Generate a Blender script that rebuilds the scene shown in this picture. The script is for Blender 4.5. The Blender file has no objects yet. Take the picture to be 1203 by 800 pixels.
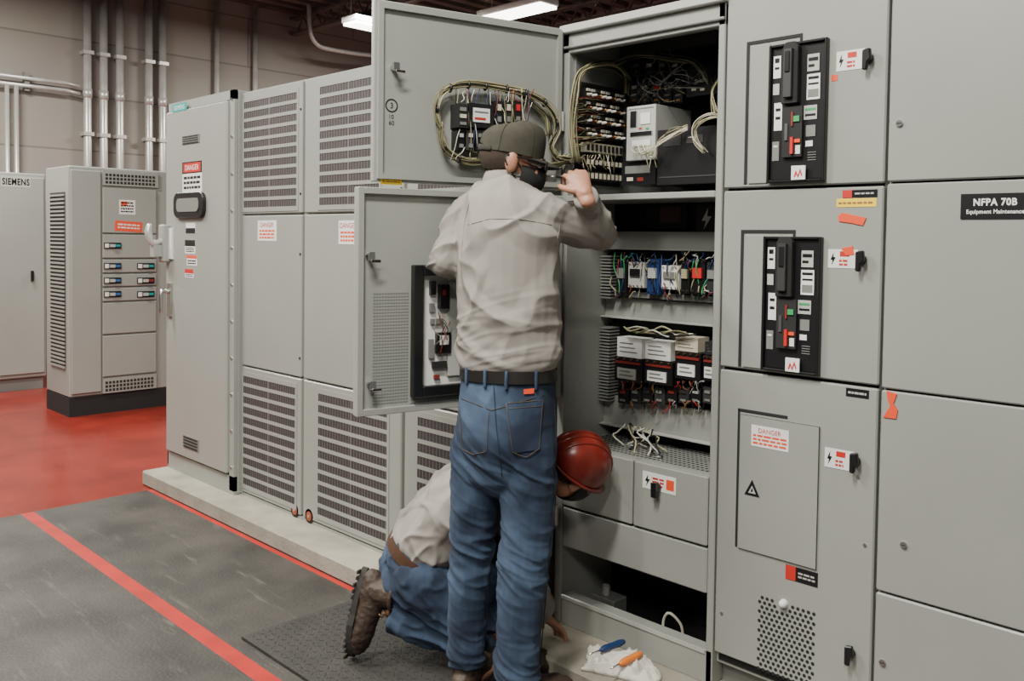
import bpy, bmesh, math, random
from mathutils import Vector, Matrix, noise
from mathutils.bvhtree import BVHTree
random.seed(7)
SC = bpy.context.scene; COL = SC.collection
V = Vector
# ---------------------------------------------------------------- camera
FPX = 1050.0; CAM = V((0, 0, 1.5)); PITCH = math.radians(2.0); ROLL = 0.0133; AY = 319.0
S2 = math.sqrt(.5)
FW = V((-S2, S2, 0)); RT = V((S2, S2, 0)); UZ = V((0, 0, 1))
fwd = FW * math.cos(PITCH) - UZ * math.sin(PITCH)
up0 = RT.cross(fwd)
rt = RT * math.cos(ROLL) + up0 * math.sin(ROLL)
up = up0 * math.cos(ROLL) - RT * math.sin(ROLL)
cd = bpy.data.cameras.new('camera'); cam = bpy.data.objects.new('camera', cd); COL.objects.link(cam)
cd.sensor_width = 36; cd.lens = FPX / 1203 * 36; cd.shift_y = -(400 - AY) / 1203; cd.clip_start = .05
cam.matrix_world = Matrix(((rt.x, up.x, -fwd.x, CAM.x), (rt.y, up.y, -fwd.y, CAM.y), (rt.z, up.z, -fwd.z, CAM.z), (0, 0, 0, 1)))
SC.camera = cam
def ray(px, py): return fwd + rt * ((px - 601.5) / FPX) + up * ((AY - py) / FPX)
def W(px, py, t): return CAM + ray(px, py) * t
def G(px, py, z=0):
    d = ray(px, py); return CAM + d * ((z - CAM.z) / d.z)
class Face:
    def __init__(s, O, ex=(1, 0, 0)):
        s.O = V(O); s.ex = V(ex).normalized(); s.Y = UZ.cross(s.ex)
        s.M = Matrix(((s.ex.x, s.Y.x, 0, s.O.x), (s.ex.y, s.Y.y, 0, s.O.y), (0, 0, 1, s.O.z), (0, 0, 0, 1)))
    def pp(s, px, py):
        d = ray(px, py); k = s.Y.dot(s.O - CAM) / s.Y.dot(d); p = CAM + d * k
        return ((p - s.O).dot(s.ex), p.z - s.O.z)
    def rect(s, x0, y0, x1, y1):
        ym = (y0 + y1) / 2; xm = (x0 + x1) / 2
        return (s.pp(x0, ym)[0], s.pp(xm, y1)[1], s.pp(x1, ym)[0], s.pp(xm, y0)[1])
# ---------------------------------------------------------------- materials
def mat(name, col, rough=.5, metal=0, var=.06, scale=6, bump=0, bscale=40, emit=0, stretch=None, spec=None, col2=None, cloth=0, cscale=6, pos=(.3, .7), scuff=None):
    m = bpy.data.materials.new(name); m.use_nodes = True
    nt = m.node_tree; N = nt.nodes; L = nt.links
    b = N['Principled BSDF']; b.inputs['Roughness'].default_value = rough; b.inputs['Metallic'].default_value = metal
    if spec is not None: b.inputs['Specular IOR Level'].default_value = spec
    tc = N.new('ShaderNodeTexCoord'); mp = N.new('ShaderNodeMapping'); L.new(tc.outputs['Object'], mp.inputs['Vector'])
    if stretch: mp.inputs['Scale'].default_value = stretch
    nz = N.new('ShaderNodeTexNoise'); nz.inputs['Scale'].default_value = scale; nz.inputs['Detail'].default_value = 6
    L.new(mp.outputs['Vector'], nz.inputs['Vector'])
    cr = N.new('ShaderNodeValToRGB')
    cr.color_ramp.elements[0].position = pos[0]; cr.color_ramp.elements[1].position = pos[1]
    cr.color_ramp.elements[0].color = tuple(c * (1 - var) for c in col) + (1,)
    cr.color_ramp.elements[1].color = (tuple(min(1, c * (1 + var)) for c in col) if col2 is None else tuple(col2)) + (1,)
    L.new(nz.outputs['Fac'], cr.inputs['Fac']); out = cr.outputs['Color']
    if scuff:
        mps = N.new('ShaderNodeMapping'); L.new(tc.outputs['Object'], mps.inputs['Vector']); mps.inputs['Rotation'].default_value = (0, 0, .5); mps.inputs['Scale'].default_value = (1.2, 9, 1)
        ns = N.new('ShaderNodeTexNoise'); ns.inputs['Scale'].default_value = 2.2; ns.inputs['Detail'].default_value = 8; ns.inputs['Roughness'].default_value = .7
        L.new(mps.outputs['Vector'], ns.inputs['Vector']); rs = N.new('ShaderNodeValToRGB')
        rs.color_ramp.elements[0].position = .57; rs.color_ramp.elements[1].position = .74; L.new(ns.outputs['Fac'], rs.inputs['Fac'])
        mx = N.new('ShaderNodeMix'); mx.data_type = 'RGBA'; L.new(rs.outputs['Color'], mx.inputs[0]); L.new(out, mx.inputs[6]); mx.inputs[7].default_value = (*scuff, 1); out = mx.outputs[2]
    L.new(out, b.inputs['Base Color'])
    last = None
    if bump:
        n2 = N.new('ShaderNodeTexNoise'); n2.inputs['Scale'].default_value = bscale; n2.inputs['Detail'].default_value = 4
        L.new(mp.outputs['Vector'], n2.inputs['Vector'])
        bp = N.new('ShaderNodeBump'); bp.inputs['Strength'].default_value = bump; bp.inputs['Distance'].default_value = .01
        L.new(n2.outputs['Fac'], bp.inputs['Height']); last = bp
    if cloth:
        mp2 = N.new('ShaderNodeMapping'); L.new(tc.outputs['Object'], mp2.inputs['Vector']); mp2.inputs['Rotation'].default_value = (.3, .5, .6); mp2.inputs['Scale'].default_value = (1, 1, 1.7)
        n3 = N.new('ShaderNodeTexNoise'); n3.noise_type = 'RIDGED_MULTIFRACTAL'; n3.inputs['Scale'].default_value = cscale; n3.inputs['Detail'].default_value = 2.5; n3.inputs['Distortion'].default_value = .6
        L.new(mp2.outputs['Vector'], n3.inputs['Vector'])
        b3 = N.new('ShaderNodeBump'); b3.inputs['Strength'].default_value = cloth; b3.inputs['Distance'].default_value = .012
        L.new(n3.outputs['Fac'], b3.inputs['Height'])
        if last: L.new(last.outputs['Normal'], b3.inputs['Normal'])
        last = b3
    if last: L.new(last.outputs['Normal'], b.inputs['Normal'])
    if emit:
        b.inputs['Emission Color'].default_value = (*col, 1); b.inputs['Emission Strength'].default_value = emit
    return m
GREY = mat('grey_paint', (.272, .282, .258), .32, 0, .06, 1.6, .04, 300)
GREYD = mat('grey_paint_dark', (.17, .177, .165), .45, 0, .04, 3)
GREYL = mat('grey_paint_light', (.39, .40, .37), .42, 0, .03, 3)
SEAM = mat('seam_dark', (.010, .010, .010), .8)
BLACK = mat('black_plastic', (.008, .008, .009), .35)
BLACKM = mat('black_matte', (.010, .010, .010), .8)
SLOT = mat('louver_mesh', (.036, .029, .029), .7, 0, .35, 120)
SLOTL = mat('louver_mesh_wire', (.115, .104, .104), .6)
WHITE = mat('white_plastic', (.70, .70, .68), .5)
OFFW = mat('cream_plastic', (.55, .51, .40), .5)
RED = mat('red_print', (.50, .02, .014), .5)
DKRED = mat('dark_red_plastic', (.20, .02, .015), .5)
ORANGE = mat('orange_print', (.72, .07, .02), .5)
YEL = mat('yellow_print', (.85, .58, .02), .5)
TEAL = mat('teal_print', (.0, .28, .26), .5)
GREEN = mat('green_print', (.02, .30, .09), .5)
BLUE = mat('blue_plastic', (.012, .035, .12), .4)
BLUEL = mat('blue_handle', (.03, .12, .32), .4)
CREAM = mat('cream_wire', (.36, .33, .20), .5, 0, .2, 20)
OLIVE = mat('olive_wire', (.17, .16, .085), .5, 0, .2, 20)
WWHITE = mat('white_wire', (.60, .58, .48), .5)
CHROME = mat('bright_steel', (.62, .62, .6), .25, 1)
STEEL = mat('galvanised_steel', (.56, .55, .53), .36, .5, .12, 8)
COPPER = mat('copper', (.55, .25, .1), .35, 1)
RUST = mat('caster_fork', (.28, .06, .03), .5)
CONC = mat('concrete', (.27, .25, .205), .85, 0, .25, 5, .25, 60)
FLOORG = mat('floor_grey', (.030, .027, .0235), .6, 0, .35, 3.2, .25, 70, col2=(.056, .051, .045), pos=(.3, .7), scuff=(.10, .092, .08))
FLOORR = mat('floor_red', (.205, .020, .013), .22, 0, .22, 2.6, .03, 5, scuff=(.26, .045, .032))
STRIPE = mat('stripe_red', (.36, .013, .008), .5, 0, .18, 7)
RUB = mat('rubber_mat', (.026, .0245, .022), .65, 0, .25, 8, .4, 120)
SHIRT = mat('grey_cotton', (.242, .226, .204), .9, 0, .07, 14, .07, 500, cloth=.26, cscale=4.5)
JEANS = mat('blue_denim', (.012, .025, .055), .9, 0, .25, 5, .3, 650, col2=(.050, .085, .145), cloth=.45, cscale=6, pos=(.40, .66))
JEANST = mat('denim_stitch', (.075, .055, .035), .9, 0, .2, 30)
JEANSD = mat('denim_seam', (.008, .015, .032), .9, 0, .2, 30)
LEATH = mat('brown_leather', (.036, .023, .015), .65, 0, .4, 14, .5, 60)
BELT = mat('black_belt', (.009, .008, .007), .45, 0, .2, 20)
BELTB = mat('brown_belt', (.05, .022, .010), .5, 0, .3, 20)
SOLE = mat('boot_sole', (.018, .016, .014), .8)
CAP = mat('olive_cap', (.036, .034, .023), .9, 0, .15, 30, .2, 400, cloth=.12, cscale=8)
CAPS = mat('cap_stitching', (.022, .020, .014), .9)
SKIN = mat('skin', (.36, .175, .11), .5, 0, .12, 14, .12, 160)
HAIR = mat('brown_hair', (.034, .022, .014), .85, 0, .15, 60, .1, 500)
HHAT = mat('red_hard_hat', (.155, .016, .010), .28, 0, .35, 9, .05, 30)
RAG = mat('rag_cloth', (.62, .60, .54), .95, 0, .1, 12, .3, 200)
TAN = mat('brown_label', (.25, .12, .05), .7)
LAMP = mat('lamp_diffuser', (1, .97, .9), .5, 0, 0, 1, emit=9)
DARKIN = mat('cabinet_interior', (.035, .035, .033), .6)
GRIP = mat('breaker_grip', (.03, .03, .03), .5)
def wall_mat():
    m = bpy.data.materials.new('wall_panels'); m.use_nodes = True
    N = m.node_tree.nodes; L = m.node_tree.links; b = N['Principled BSDF']; b.inputs['Roughness'].default_value = .85
    tc = N.new('ShaderNodeTexCoord'); sp = N.new('ShaderNodeSeparateXYZ'); cb = N.new('ShaderNodeCombineXYZ')
    L.new(tc.outputs['Object'], sp.inputs[0]); ad = N.new('ShaderNodeMath'); ad.operation = 'ADD'
    L.new(sp.outputs['X'], ad.inputs[0]); L.new(sp.outputs['Y'], ad.inputs[1])
    L.new(ad.outputs[0], cb.inputs['X']); L.new(sp.outputs['Z'], cb.inputs['Y'])
    br = N.new('ShaderNodeTexBrick'); L.new(cb.outputs[0], br.inputs['Vector'])
    br.inputs['Color1'].default_value = (.275, .252, .228, 1); br.inputs['Color2'].default_value = (.248, .227, .206, 1)
    br.inputs['Mortar'].default_value = (.165, .15, .135, 1); br.inputs['Scale'].default_value = 1
    br.inputs['Brick Width'].default_value = 3.2; br.inputs['Row Height'].default_value = .61; br.inputs['Mortar Size'].default_value = .010
    nz = N.new('ShaderNodeTexNoise'); nz.inputs['Scale'].default_value = 1.6; nz.inputs['Detail'].default_value = 6
    mx = N.new('ShaderNodeMix'); mx.data_type = 'RGBA'; mx.blend_type = 'MULTIPLY'; mx.inputs[0].default_value = .15
    L.new(tc.outputs['Object'], nz.inputs['Vector']); L.new(br.outputs['Color'], mx.inputs[6]); L.new(nz.outputs['Color'], mx.inputs[7])
    L.new(mx.outputs[2], b.inputs['Base Color'])
    return m
WALL = wall_mat()
CEIL = mat('roof_deck', (.10, .085, .072), .8, 0, .3, 3)
# ---------------------------------------------------------------- mesh builder
ORG = {}
def catmull(P, k):
    if len(P) < 3 or k <= 1: return [tuple(p) for p in P]
    out = []; n = len(P)
    for i in range(n - 1):
        p0 = V(P[i - 1]) if i > 0 else V(P[0]) * 2 - V(P[1]); p1 = V(P[i]); p2 = V(P[i + 1])
        p3 = V(P[i + 2]) if i + 2 < n else p2 * 2 - p1
        for j in range(k):
            t = j / k
            out.append(tuple(.5 * ((2 * p1) + (p2 - p0) * t + (2 * p0 - 5 * p1 + 4 * p2 - p3) * t * t + (3 * p1 - p0 - 3 * p2 + p3) * t ** 3)))
    out.append(tuple(P[-1])); return out
TXT = {}
def text_mesh(st, bold=0):
    if (st, bold) in TXT: return TXT[(st, bold)]
    c = bpy.data.curves.new('t', 'FONT'); c.body = st; c.resolution_u = 3; c.offset = bold; c.space_character = 1 + bold * 3
    o = bpy.data.objects.new('t', c); COL.objects.link(o)
    dg = bpy.context.evaluated_depsgraph_get(); me = bpy.data.meshes.new_from_object(o.evaluated_get(dg))
    vs = [(v.co.x, v.co.y) for v in me.vertices]; fs = [tuple(p.vertices) for p in me.polygons]
    bpy.data.objects.remove(o); bpy.data.curves.remove(c); bpy.data.meshes.remove(me)
    xs = [v[0] for v in vs]; ys = [v[1] for v in vs]
    w = max(xs) - min(xs); h = max(ys) - min(ys)
    TXT[(st, bold)] = ([((x - min(xs) - w / 2) / h, (y - min(ys) - h / 2) / h) for x, y in vs], fs, w / h); return TXT[(st, bold)]
class MB:
    def __init__(s, M=None): s.v = []; s.f = []; s.fm = []; s.sm = []; s.mats = []; s.M = M or Matrix()
    def mi(s, m):
        if m not in s.mats: s.mats.append(m)
        return s.mats.index(m)
    def add(s, vs, fs, m, smooth=False):
        b = len(s.v); s.v += [s.M @ V(p) for p in vs]; k = s.mi(m)
        for f in fs: s.f.append([i + b for i in f]); s.fm.append(k); s.sm.append(smooth)
    def box(s, x0, y0, z0, x1, y1, z1, m):
        s.add([(x0, y0, z0), (x1, y0, z0), (x1, y1, z0), (x0, y1, z0), (x0, y0, z1), (x1, y0, z1), (x1, y1, z1), (x0, y1, z1)],
              [(0, 3, 2, 1), (4, 5, 6, 7), (0, 1, 5, 4), (1, 2, 6, 5), (2, 3, 7, 6), (3, 0, 4, 7)], m)
    def prism(s, pts, y0, y1, m):
        n = len(pts)
        s.add([(x, y0, z) for x, z in pts] + [(x, y1, z) for x, z in pts],
              [tuple(range(n)), tuple(range(2 * n - 1, n - 1, -1))] + [(i, (i + 1) % n, n + (i + 1) % n, n + i) for i in range(n)], m)
    def frame(s, x0, z0, x1, z1, w, y0, y1, m):
        s.box(x0, y0, z0, x0 + w, y1, z1, m); s.box(x1 - w, y0, z0, x1, y1, z1, m)
        s.box(x0 + w, y0, z0, x1 - w, y1, z0 + w, m); s.box(x0 + w, y0, z1 - w, x1 - w, y1, z1, m)
    def flat(s, pts, y, m): s.add([(x, y, z) for x, z in pts], [tuple(range(len(pts)))], m)
    def text(s, st, cx, cz, h, y, m, maxw=None, bold=0):
        vs, fs, asp = text_mesh(st, bold); kx = h
        if maxw: kx = min(h, maxw / asp)
        s.add([(cx + x * kx, y, cz + z * h) for x, z in vs], fs, m)
    def ell(s, c, rx, ry, rz, m, n=20, k=12, keep=None):
        c = V(c); vs = [(c.x, c.y, c.z + rz)]; fs = []
        for i in range(1, k):
            a = math.pi * i / k
            for j in range(n):
                b = 2 * math.pi * j / n
                vs.append((c.x + rx * math.sin(a) * math.cos(b), c.y + ry * math.sin(a) * math.sin(b), c.z + rz * math.cos(a)))
        vs.append((c.x, c.y, c.z - rz)); last = len(vs) - 1
        for j in range(n):
            fs.append((0, 1 + j, 1 + (j + 1) % n)); q = 1 + (k - 2) * n
            fs.append((last, q + (j + 1) % n, q + j))
            for i in range(k - 2):
                a = 1 + i * n; fs.append((a + j, a + n + j, a + n + (j + 1) % n, a + (j + 1) % n))
        if keep:
            fs = [f for f in fs if all(keep(V(vs[i])) for i in f)]
            used = sorted({i for f in fs for i in f}); mp = {o: i for i, o in enumerate(used)}
            vs = [vs[i] for i in used]; fs = [tuple(mp[i] for i in f) for f in fs]
        s.add(vs, fs, m, True)
    def limb(s, pts, rad, m, ref=None, n=14, k=4, caps='rr', smooth=True):
        rad = [(r, r) if not isinstance(r, (tuple, list)) else r for r in rad]
        P = [V(p) for p in catmull([tuple(p) for p in pts], k)]
        R_ = catmull([(a, b, 0) for a, b in rad], k)
        rings = []; N = len(P); b = None
        for i in range(N):
            t = (P[min(i + 1, N - 1)] - P[max(i - 1, 0)]).normalized()
            if ref is not None: b = V(ref) - t * V(ref).dot(t)
            elif b is None: b = t.orthogonal()
            else: b = b - t * b.dot(t)
            b = b.normalized(); rings.append((P[i], t, b, t.cross(b), R_[i][0], R_[i][1]))
        def dome(rg, sg):
            p, t, b, c, ra, rb = rg; r = min(ra, rb); out = []
            for a in (30, 58, 78):
                a = math.radians(a); out.append((p + t * (sg * r * math.sin(a)), t, b, c, ra * math.cos(a), rb * math.cos(a)))
            return out
        tip0 = tip1 = None
        if caps[0] == 'r':
            tip0 = rings[0][0] - rings[0][1] * min(rings[0][4:]); rings = dome(rings[0], -1)[::-1] + rings
        if caps[1] == 'r':
            tip1 = rings[-1][0] + rings[-1][1] * min(rings[-1][4:]); rings = rings + dome(rings[-1], 1)
        vs = []; fs = []
        for p, t, b, c, ra, rb in rings:
            for j in range(n):
                a = 2 * math.pi * j / n; vs.append(p + b * (ra * math.cos(a)) + c * (rb * math.sin(a)))
        K = len(rings)
        for i in range(K - 1):
            for j in range(n): fs.append((i * n + j, i * n + (j + 1) % n, (i + 1) * n + (j + 1) % n, (i + 1) * n + j))
        if tip0 is not None:
            vs.append(tip0); q = len(vs) - 1; fs += [(q, (j + 1) % n, j) for j in range(n)]
        elif caps[0] == 'f': fs.append(tuple(range(n - 1, -1, -1)))
        if tip1 is not None:
            vs.append(tip1); q = len(vs) - 1; o = (K - 1) * n; fs += [(q, o + j, o + (j + 1) % n) for j in range(n)]
        elif caps[1] == 'f': fs.append(tuple((K - 1) * n + j for j in range(n)))
        s.add(vs, fs, m, smooth)
    def tube(s, pts, r, m, n=8, k=4): s.limb(pts, [r] * len(pts), m, n=n, k=k, caps='ff')
    def cyl(s, p0, p1, r, m, n=18, r1=None): s.limb([p0, p1], [r, r if r1 is None else r1], m, n=n, k=1, caps='ff', smooth=False)
    def build(s, name, parent=None, loc=None, bev=0, label=None, cat=None, group=None, kind=None):
        org = ORG[parent.name] if parent else V(loc if loc is not None else (0, 0, 0))
        me = bpy.data.meshes.new(name); me.from_pydata([tuple(v - org) for v in s.v], [], s.f)
        for m in s.mats: me.materials.append(m)
        me.polygons.foreach_set('material_index', s.fm); me.polygons.foreach_set('use_smooth', s.sm)
        bm = bmesh.new(); bm.from_mesh(me); bmesh.ops.recalc_face_normals(bm, faces=bm.faces)
        if bev:
            es = [e for e in bm.edges if len(e.link_faces) == 2 and e.calc_face_angle(0) > .6]
            bmesh.ops.bevel(bm, geom=es, offset=bev, segments=1, affect='EDGES', profile=.5, clamp_overlap=True)
        bm.to_mesh(me); bm.free(); me.update()
        o = bpy.data.objects.new(name, me); COL.objects.link(o)
        if parent: o.parent = parent
        else: o.location = org
        ORG[o.name] = org
        tag(o, label, cat, group, kind); return o
def tag(o, label=None, cat=None, group=None, kind=None):
    for k_, v_ in (('label', label), ('category', cat), ('group', group), ('kind', kind)):
        if v_: o[k_] = v_
def thing(name, label, cat, loc, group=None):
    o = bpy.data.objects.new(name, None); o.empty_display_size = .1; COL.objects.link(o); o.location = loc
    ORG[o.name] = V(loc); tag(o, label, cat, group); return o
def remesh(mb, voxel, it=4, disp=None, mat_=None):
    me = bpy.data.meshes.new('tmp'); me.from_pydata([tuple(v) for v in mb.v], [], mb.f)
    bm = bmesh.new(); bm.from_mesh(me); bmesh.ops.recalc_face_normals(bm, faces=bm.faces); bm.to_mesh(me); bm.free()
    o = bpy.data.objects.new('tmp', me); COL.objects.link(o)
    r = o.modifiers.new('r', 'REMESH'); r.mode = 'VOXEL'; r.voxel_size = voxel
    sm = o.modifiers.new('s', 'SMOOTH'); sm.factor = .5; sm.iterations = it
    dg = bpy.context.evaluated_depsgraph_get(); m2 = bpy.data.meshes.new_from_object(o.evaluated_get(dg))
    vs = [v.co.copy() for v in m2.vertices]
    if disp:
        ns = [v.normal.copy() for v in m2.vertices]; vs = [p + n * disp(p) for p, n in zip(vs, ns)]
    fs = [tuple(p.vertices) for p in m2.polygons]
    bpy.data.objects.remove(o); bpy.data.meshes.remove(me); bpy.data.meshes.remove(m2)
    out = MB(); out.add(vs, fs, mat_, True); return out
BOLT = [(.58, .95), (.22, .42), (.47, .42), (.34, .05), (.80, .60), (.54, .60)]
def sticker(name, parent, face, r, base, items=(), rot=0, y=0, th=.0012, label=None):
    x0, z0, x1, z1 = face.rect(*r); w = x1 - x0; h = z1 - z0
    M = face.M @ Matrix.Translation(((x0 + x1) / 2, y, (z0 + z1) / 2)) @ Matrix.Rotation(rot, 4, 'Y')
    mb = MB(M); mb.box(-w / 2, -th, -h / 2, w / 2, 0, h / 2, base); yy = -th - .0005
    X = lambda u: (u - .5) * w
    Z = lambda v: (v - .5) * h
    for it in items:
        if it[0] == 'r': mb.flat([(X(it[1]), Z(it[2])), (X(it[3]), Z(it[2])), (X(it[3]), Z(it[4])), (X(it[1]), Z(it[4]))], yy, it[5]); yy -= .0002
        elif it[0] == 't': mb.text(it[1], X(it[2]), Z(it[3]), it[4] * h, yy - .0004, it[5], it[6] * w if len(it) > 6 else None, it[7] if len(it) > 7 else 0)
        elif it[0] == 'p': mb.flat([(X(it[3] + u * it[5]), Z(it[4] + v * it[6])) for u, v in it[1]], yy - .0003, it[2])
        elif it[0] == 'l':
            n = it[5]
            for i in range(n):
                v0 = it[2] + (it[4] - it[2]) * (i + .25) / n; v1 = it[2] + (it[4] - it[2]) * (i + .75) / n
                u = it[1]
                while u < it[3] - .02:
                    u2 = min(it[3], u + random.uniform(.08, .2)); mb.flat([(X(u), Z(v0)), (X(u2), Z(v0)), (X(u2), Z(v1)), (X(u), Z(v1))], yy - .0003, it[6]); u = u2 + .03
    return mb.build(name, parent, label=label)
# ---------------------------------------------------------------- the setting
def floor():
    mb = MB(); xs = [-11, -5.197, 1.5]; ys = [-4, 1.50, 1.566, 2.182, 2.21, 9]
    for i in range(2):
        for j in range(5):
            m = FLOORR if i == 0 else (STRIPE if j in (1, 3) else FLOORG)
            mb.add([(xs[i], ys[j], 0), (xs[i + 1], ys[j], 0), (xs[i + 1], ys[j + 1], 0), (xs[i], ys[j + 1], 0)], [(0, 1, 2, 3)], m)
    mb.box(-11, -4, -.1, 1.5, 9, -.005, FLOORG)
    mb.build('floor', kind='structure')
floor()
mb = MB(); mb.box(-10.7, -4, 0, -10.5, 9, 4.5, WALL); mb.build('wall_left', kind='structure')
mb = MB(); mb.box(-10.7, 9, 0, 1.5, 9.2, 4.5, WALL); mb.build('wall_back', kind='structure')
mb = MB(); mb.box(-10.7, -4, 4.5, 1.5, 9.2, 4.6, CEIL)
for i in range(46): mb.box(-10.5 + i * .26, -4, 4.44, -10.38 + i * .26, 9, 4.5, CEIL)
mb.build('ceiling', kind='structure')
mb = MB(); mb.box(-10.5, -4, 0, -10.47, 9, .1, GREYD); mb.build('baseboard_left', kind='structure')
PADZ = .085
mb = MB(); mb.box(-5.34, 2.21, 0, .6, 3.45, PADZ, CONC); mb.build('concrete_plinth', bev=.008, kind='structure')
for i, yj in enumerate((1.5, 3.9, 6.3, 8.3)):
    mb = MB(); mb.box(-10.5, yj, 4.36, 1.5, yj + .1, 4.39, CEIL); mb.box(-10.5, yj, 4.16, 1.5, yj + .1, 4.19, CEIL)
    for k in range(40): mb.tube([(-10.4 + k * .3, yj + .05, 4.18), (-10.25 + k * .3, yj + .05, 4.38), (-10.1 + k * .3, yj + .05, 4.18)], .012, CEIL, 6, 1)
    mb.build('trim_%d' % (i + 1), kind='structure')
# ---------------------------------------------------------------- lights
def lamp_fixture(x, y, lx, ly, lab):
    t = thing('ceiling_light', lab, 'light', (x, y, 4.1), 'fluorescent ceiling lights')
    mb = MB(); mb.box(x - lx / 2, y - ly / 2, 4.03, x + lx / 2, y + ly / 2, 4.10, WHITE); mb.build('housing', t, bev=.01)
    mb = MB(); mb.box(x - lx / 2 + .02, y - ly / 2 + .02, 4.0, x + lx / 2 - .02, y + ly / 2 - .02, 4.03, LAMP); mb.build('diffuser', t)
    for s in (-1, 1):
        mb = MB(); mb.tube([(x + s * lx * .3, y + s * ly * .3, 4.1), (x + s * lx * .3, y + s * ly * .3, 4.5)], .006, STEEL, 6, 1); mb.build('suspension_wire', t)
p = W(430, 17, 10.6); lamp_fixture(p.x, p.y, .3, .5, 'bright fluorescent ceiling light left of the big open cabinet door')
p = W(607, 9, 9.9); lamp_fixture(p.x, p.y, 1.0, .3, 'bright fluorescent ceiling light seen just over the open upper door')
def area(x, y, z, sx, sy, pw, col=(1, .955, .87)):
    l = bpy.data.lights.new('lamp', 'AREA'); l.shape = 'RECTANGLE'; l.size = sx; l.size_y = sy; l.energy = pw; l.color = col
    o = bpy.data.objects.new('ceiling_lamp', l); COL.objects.link(o); o.location = (x, y, z)
for x, y, pw in ((-1.2, .2, 245), (-3.6, .2, 212), (-6.4, .6, 240), (.8, -1.6, 155), (-2.2, -2.2, 120), (-8.6, 1.6, 220), (-8.5, 6.2, 205), (-4.5, 6.5, 120)):
    area(x, y, 4.1, .3, 1.3, pw)
w = bpy.data.worlds.new('world'); SC.world = w; w.use_nodes = True
w.node_tree.nodes['Background'].inputs[0].default_value = (1, .98, .94, 1); w.node_tree.nodes['Background'].inputs[1].default_value = .15
# ---------------------------------------------------------------- wall conduits
FWL = Face((-10.5, 0, 0), (0, 1, 0))
ordn = ['leftmost', 'second', 'third', 'fourth', 'fifth']
for i, px in enumerate((100, 119, 138, 172, 188)):
    y = FWL.pp(px, 100)[0]
    t = thing('conduit_pipe', '%s tall vertical steel conduit from the left above the grey breaker cabinet' % ordn[i], 'pipe', (-10.43, y, 0), 'vertical conduits on the far wall')
    mb = MB(); mb.tube([(-10.43, y, 0), (-10.43, y, 4.46)], .042, STEEL, 12, 1); mb.build('tube', t)
    for z in (2.6, 3.5):
        mb = MB(); mb.box(-10.5, y - .055, z, -10.38, y + .055, z + .04, STEEL); mb.build('clamp', t)
    mb = MB(); mb.tube([(-10.43, y, 3.02), (-10.43, y, 3.12)], .05, STEEL, 12, 1); mb.build('coupling', t)
for px, lab in ((252, 'slim vertical conduit on far wall above the end cabinet with the black window'), (297, 'slim vertical conduit on far wall above the first louvered cabinet')):
    y = FWL.pp(px, 50)[0]; mb = MB(); mb.tube([(-10.44, y, 0), (-10.44, y, 4.46)], .032, STEEL, 10, 1); mb.build('conduit_pipe', loc=(-10.44, y, 0), label=lab, cat='pipe')
y0 = FWL.pp(-30, 100)[0]; y1 = FWL.pp(90, 100)[0]; z = FWL.pp(45, 104)[1]
t = thing('conduit_run', 'pair of horizontal steel conduits on the far wall at the left edge', 'pipe', (-10.4, y0, z))
for dz in (0, .08):
    mb = MB(); mb.tube([(-10.4, y0, z + dz), (-10.4, y1 - .15, z + dz), (-10.4, y1, z + dz - .02)], .020, STEEL, 10, 1); mb.build('tube', t)
mb = MB(); mb.box(-10.5, y0 + .45, z - .05, -10.42, y0 + .5, z + .15, GREYD); mb.build('bracket', t)
for px, lab in ((5, 'thin vertical conduit dropping at the left edge of the far wall'), (16, 'thin vertical conduit just right of the one at the left edge')):
    y = FWL.pp(px, 150)[0]; mb = MB(); mb.tube([(-10.4, y, 0), (-10.4, y, z - .02)], .022, STEEL, 10, 1); mb.build('conduit_pipe', loc=(-10.4, y, 0), label=lab, cat='pipe')
FW2 = Face((-9.9, 0, 0), (0, 1, 0)); a = FW2.pp(362, 46); b = FW2.pp(445, 62); c = FW2.pp(400, 62)
mb = MB(); mb.tube([(-9.9, a[0], 4.46), (-9.9, a[0] + .08, a[1]), (-9.9, c[0], c[1] + .02), (-9.9, b[0] + .6, b[1])], .028, STEEL, 8, 6)
mb.build('bent_pipe', loc=(-9.9, a[0], 4.46), label='thin bent pipe hanging under the dark roof deck near the light', cat='pipe')
# ---------------------------------------------------------------- far cabinets
FA = Face((-9.3, 0, 0), (0, 1, 0)); FB = Face((-7.68, 0, 0), (0, 1, 0))
y1 = FA.pp(55, 330)[0]; zt = FA.pp(26, 203)[1]
t = thing('electrical_cabinet', 'plain tall grey cabinet cut off by the left edge of the picture', 'cabinet', (-9.7, y1 - .8, 0))
mb = MB(); mb.box(-10.15, y1 - 1.6, .12, -9.32, y1, zt, GREY); mb.build('body', t, bev=.01)
mb = MB(); mb.box(-10.1, y1 - 1.58, 0, -9.36, y1 - .02, .12, GREYD); mb.build('base', t)
for k in range(2):
    mb = MB(FA.M); mb.box(y1 - .79 - .79 * k, 0, .16, y1 - .02 - .79 * k, .02, zt - .04, GREY); d = mb.build('door', t, bev=.006)
sticker('name_plate', t, FA, (1, 207, 36, 220), GREYL, [('t', 'SIEMENS', .5, .5, .62, BLACK, .92, .03)])
sticker('latch', t, FA, (36, 318, 39, 330), BLACK, th=.02)
yb0 = FB.pp(82, 340)[0]; yb1 = FB.pp(193, 340)[0] + .25; zt = FB.pp(130, 197)[1]; xbk = -8.25
t = thing('breaker_cabinet', 'grey cabinet with rows of black breakers standing on the red floor', 'cabinet', (-8.0, (yb0 + yb1) / 2, 0))
mb = MB(); mb.box(xbk, yb0, .16, -7.70, yb1, zt, GREY); mb.build('body', t, bev=.01)
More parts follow.
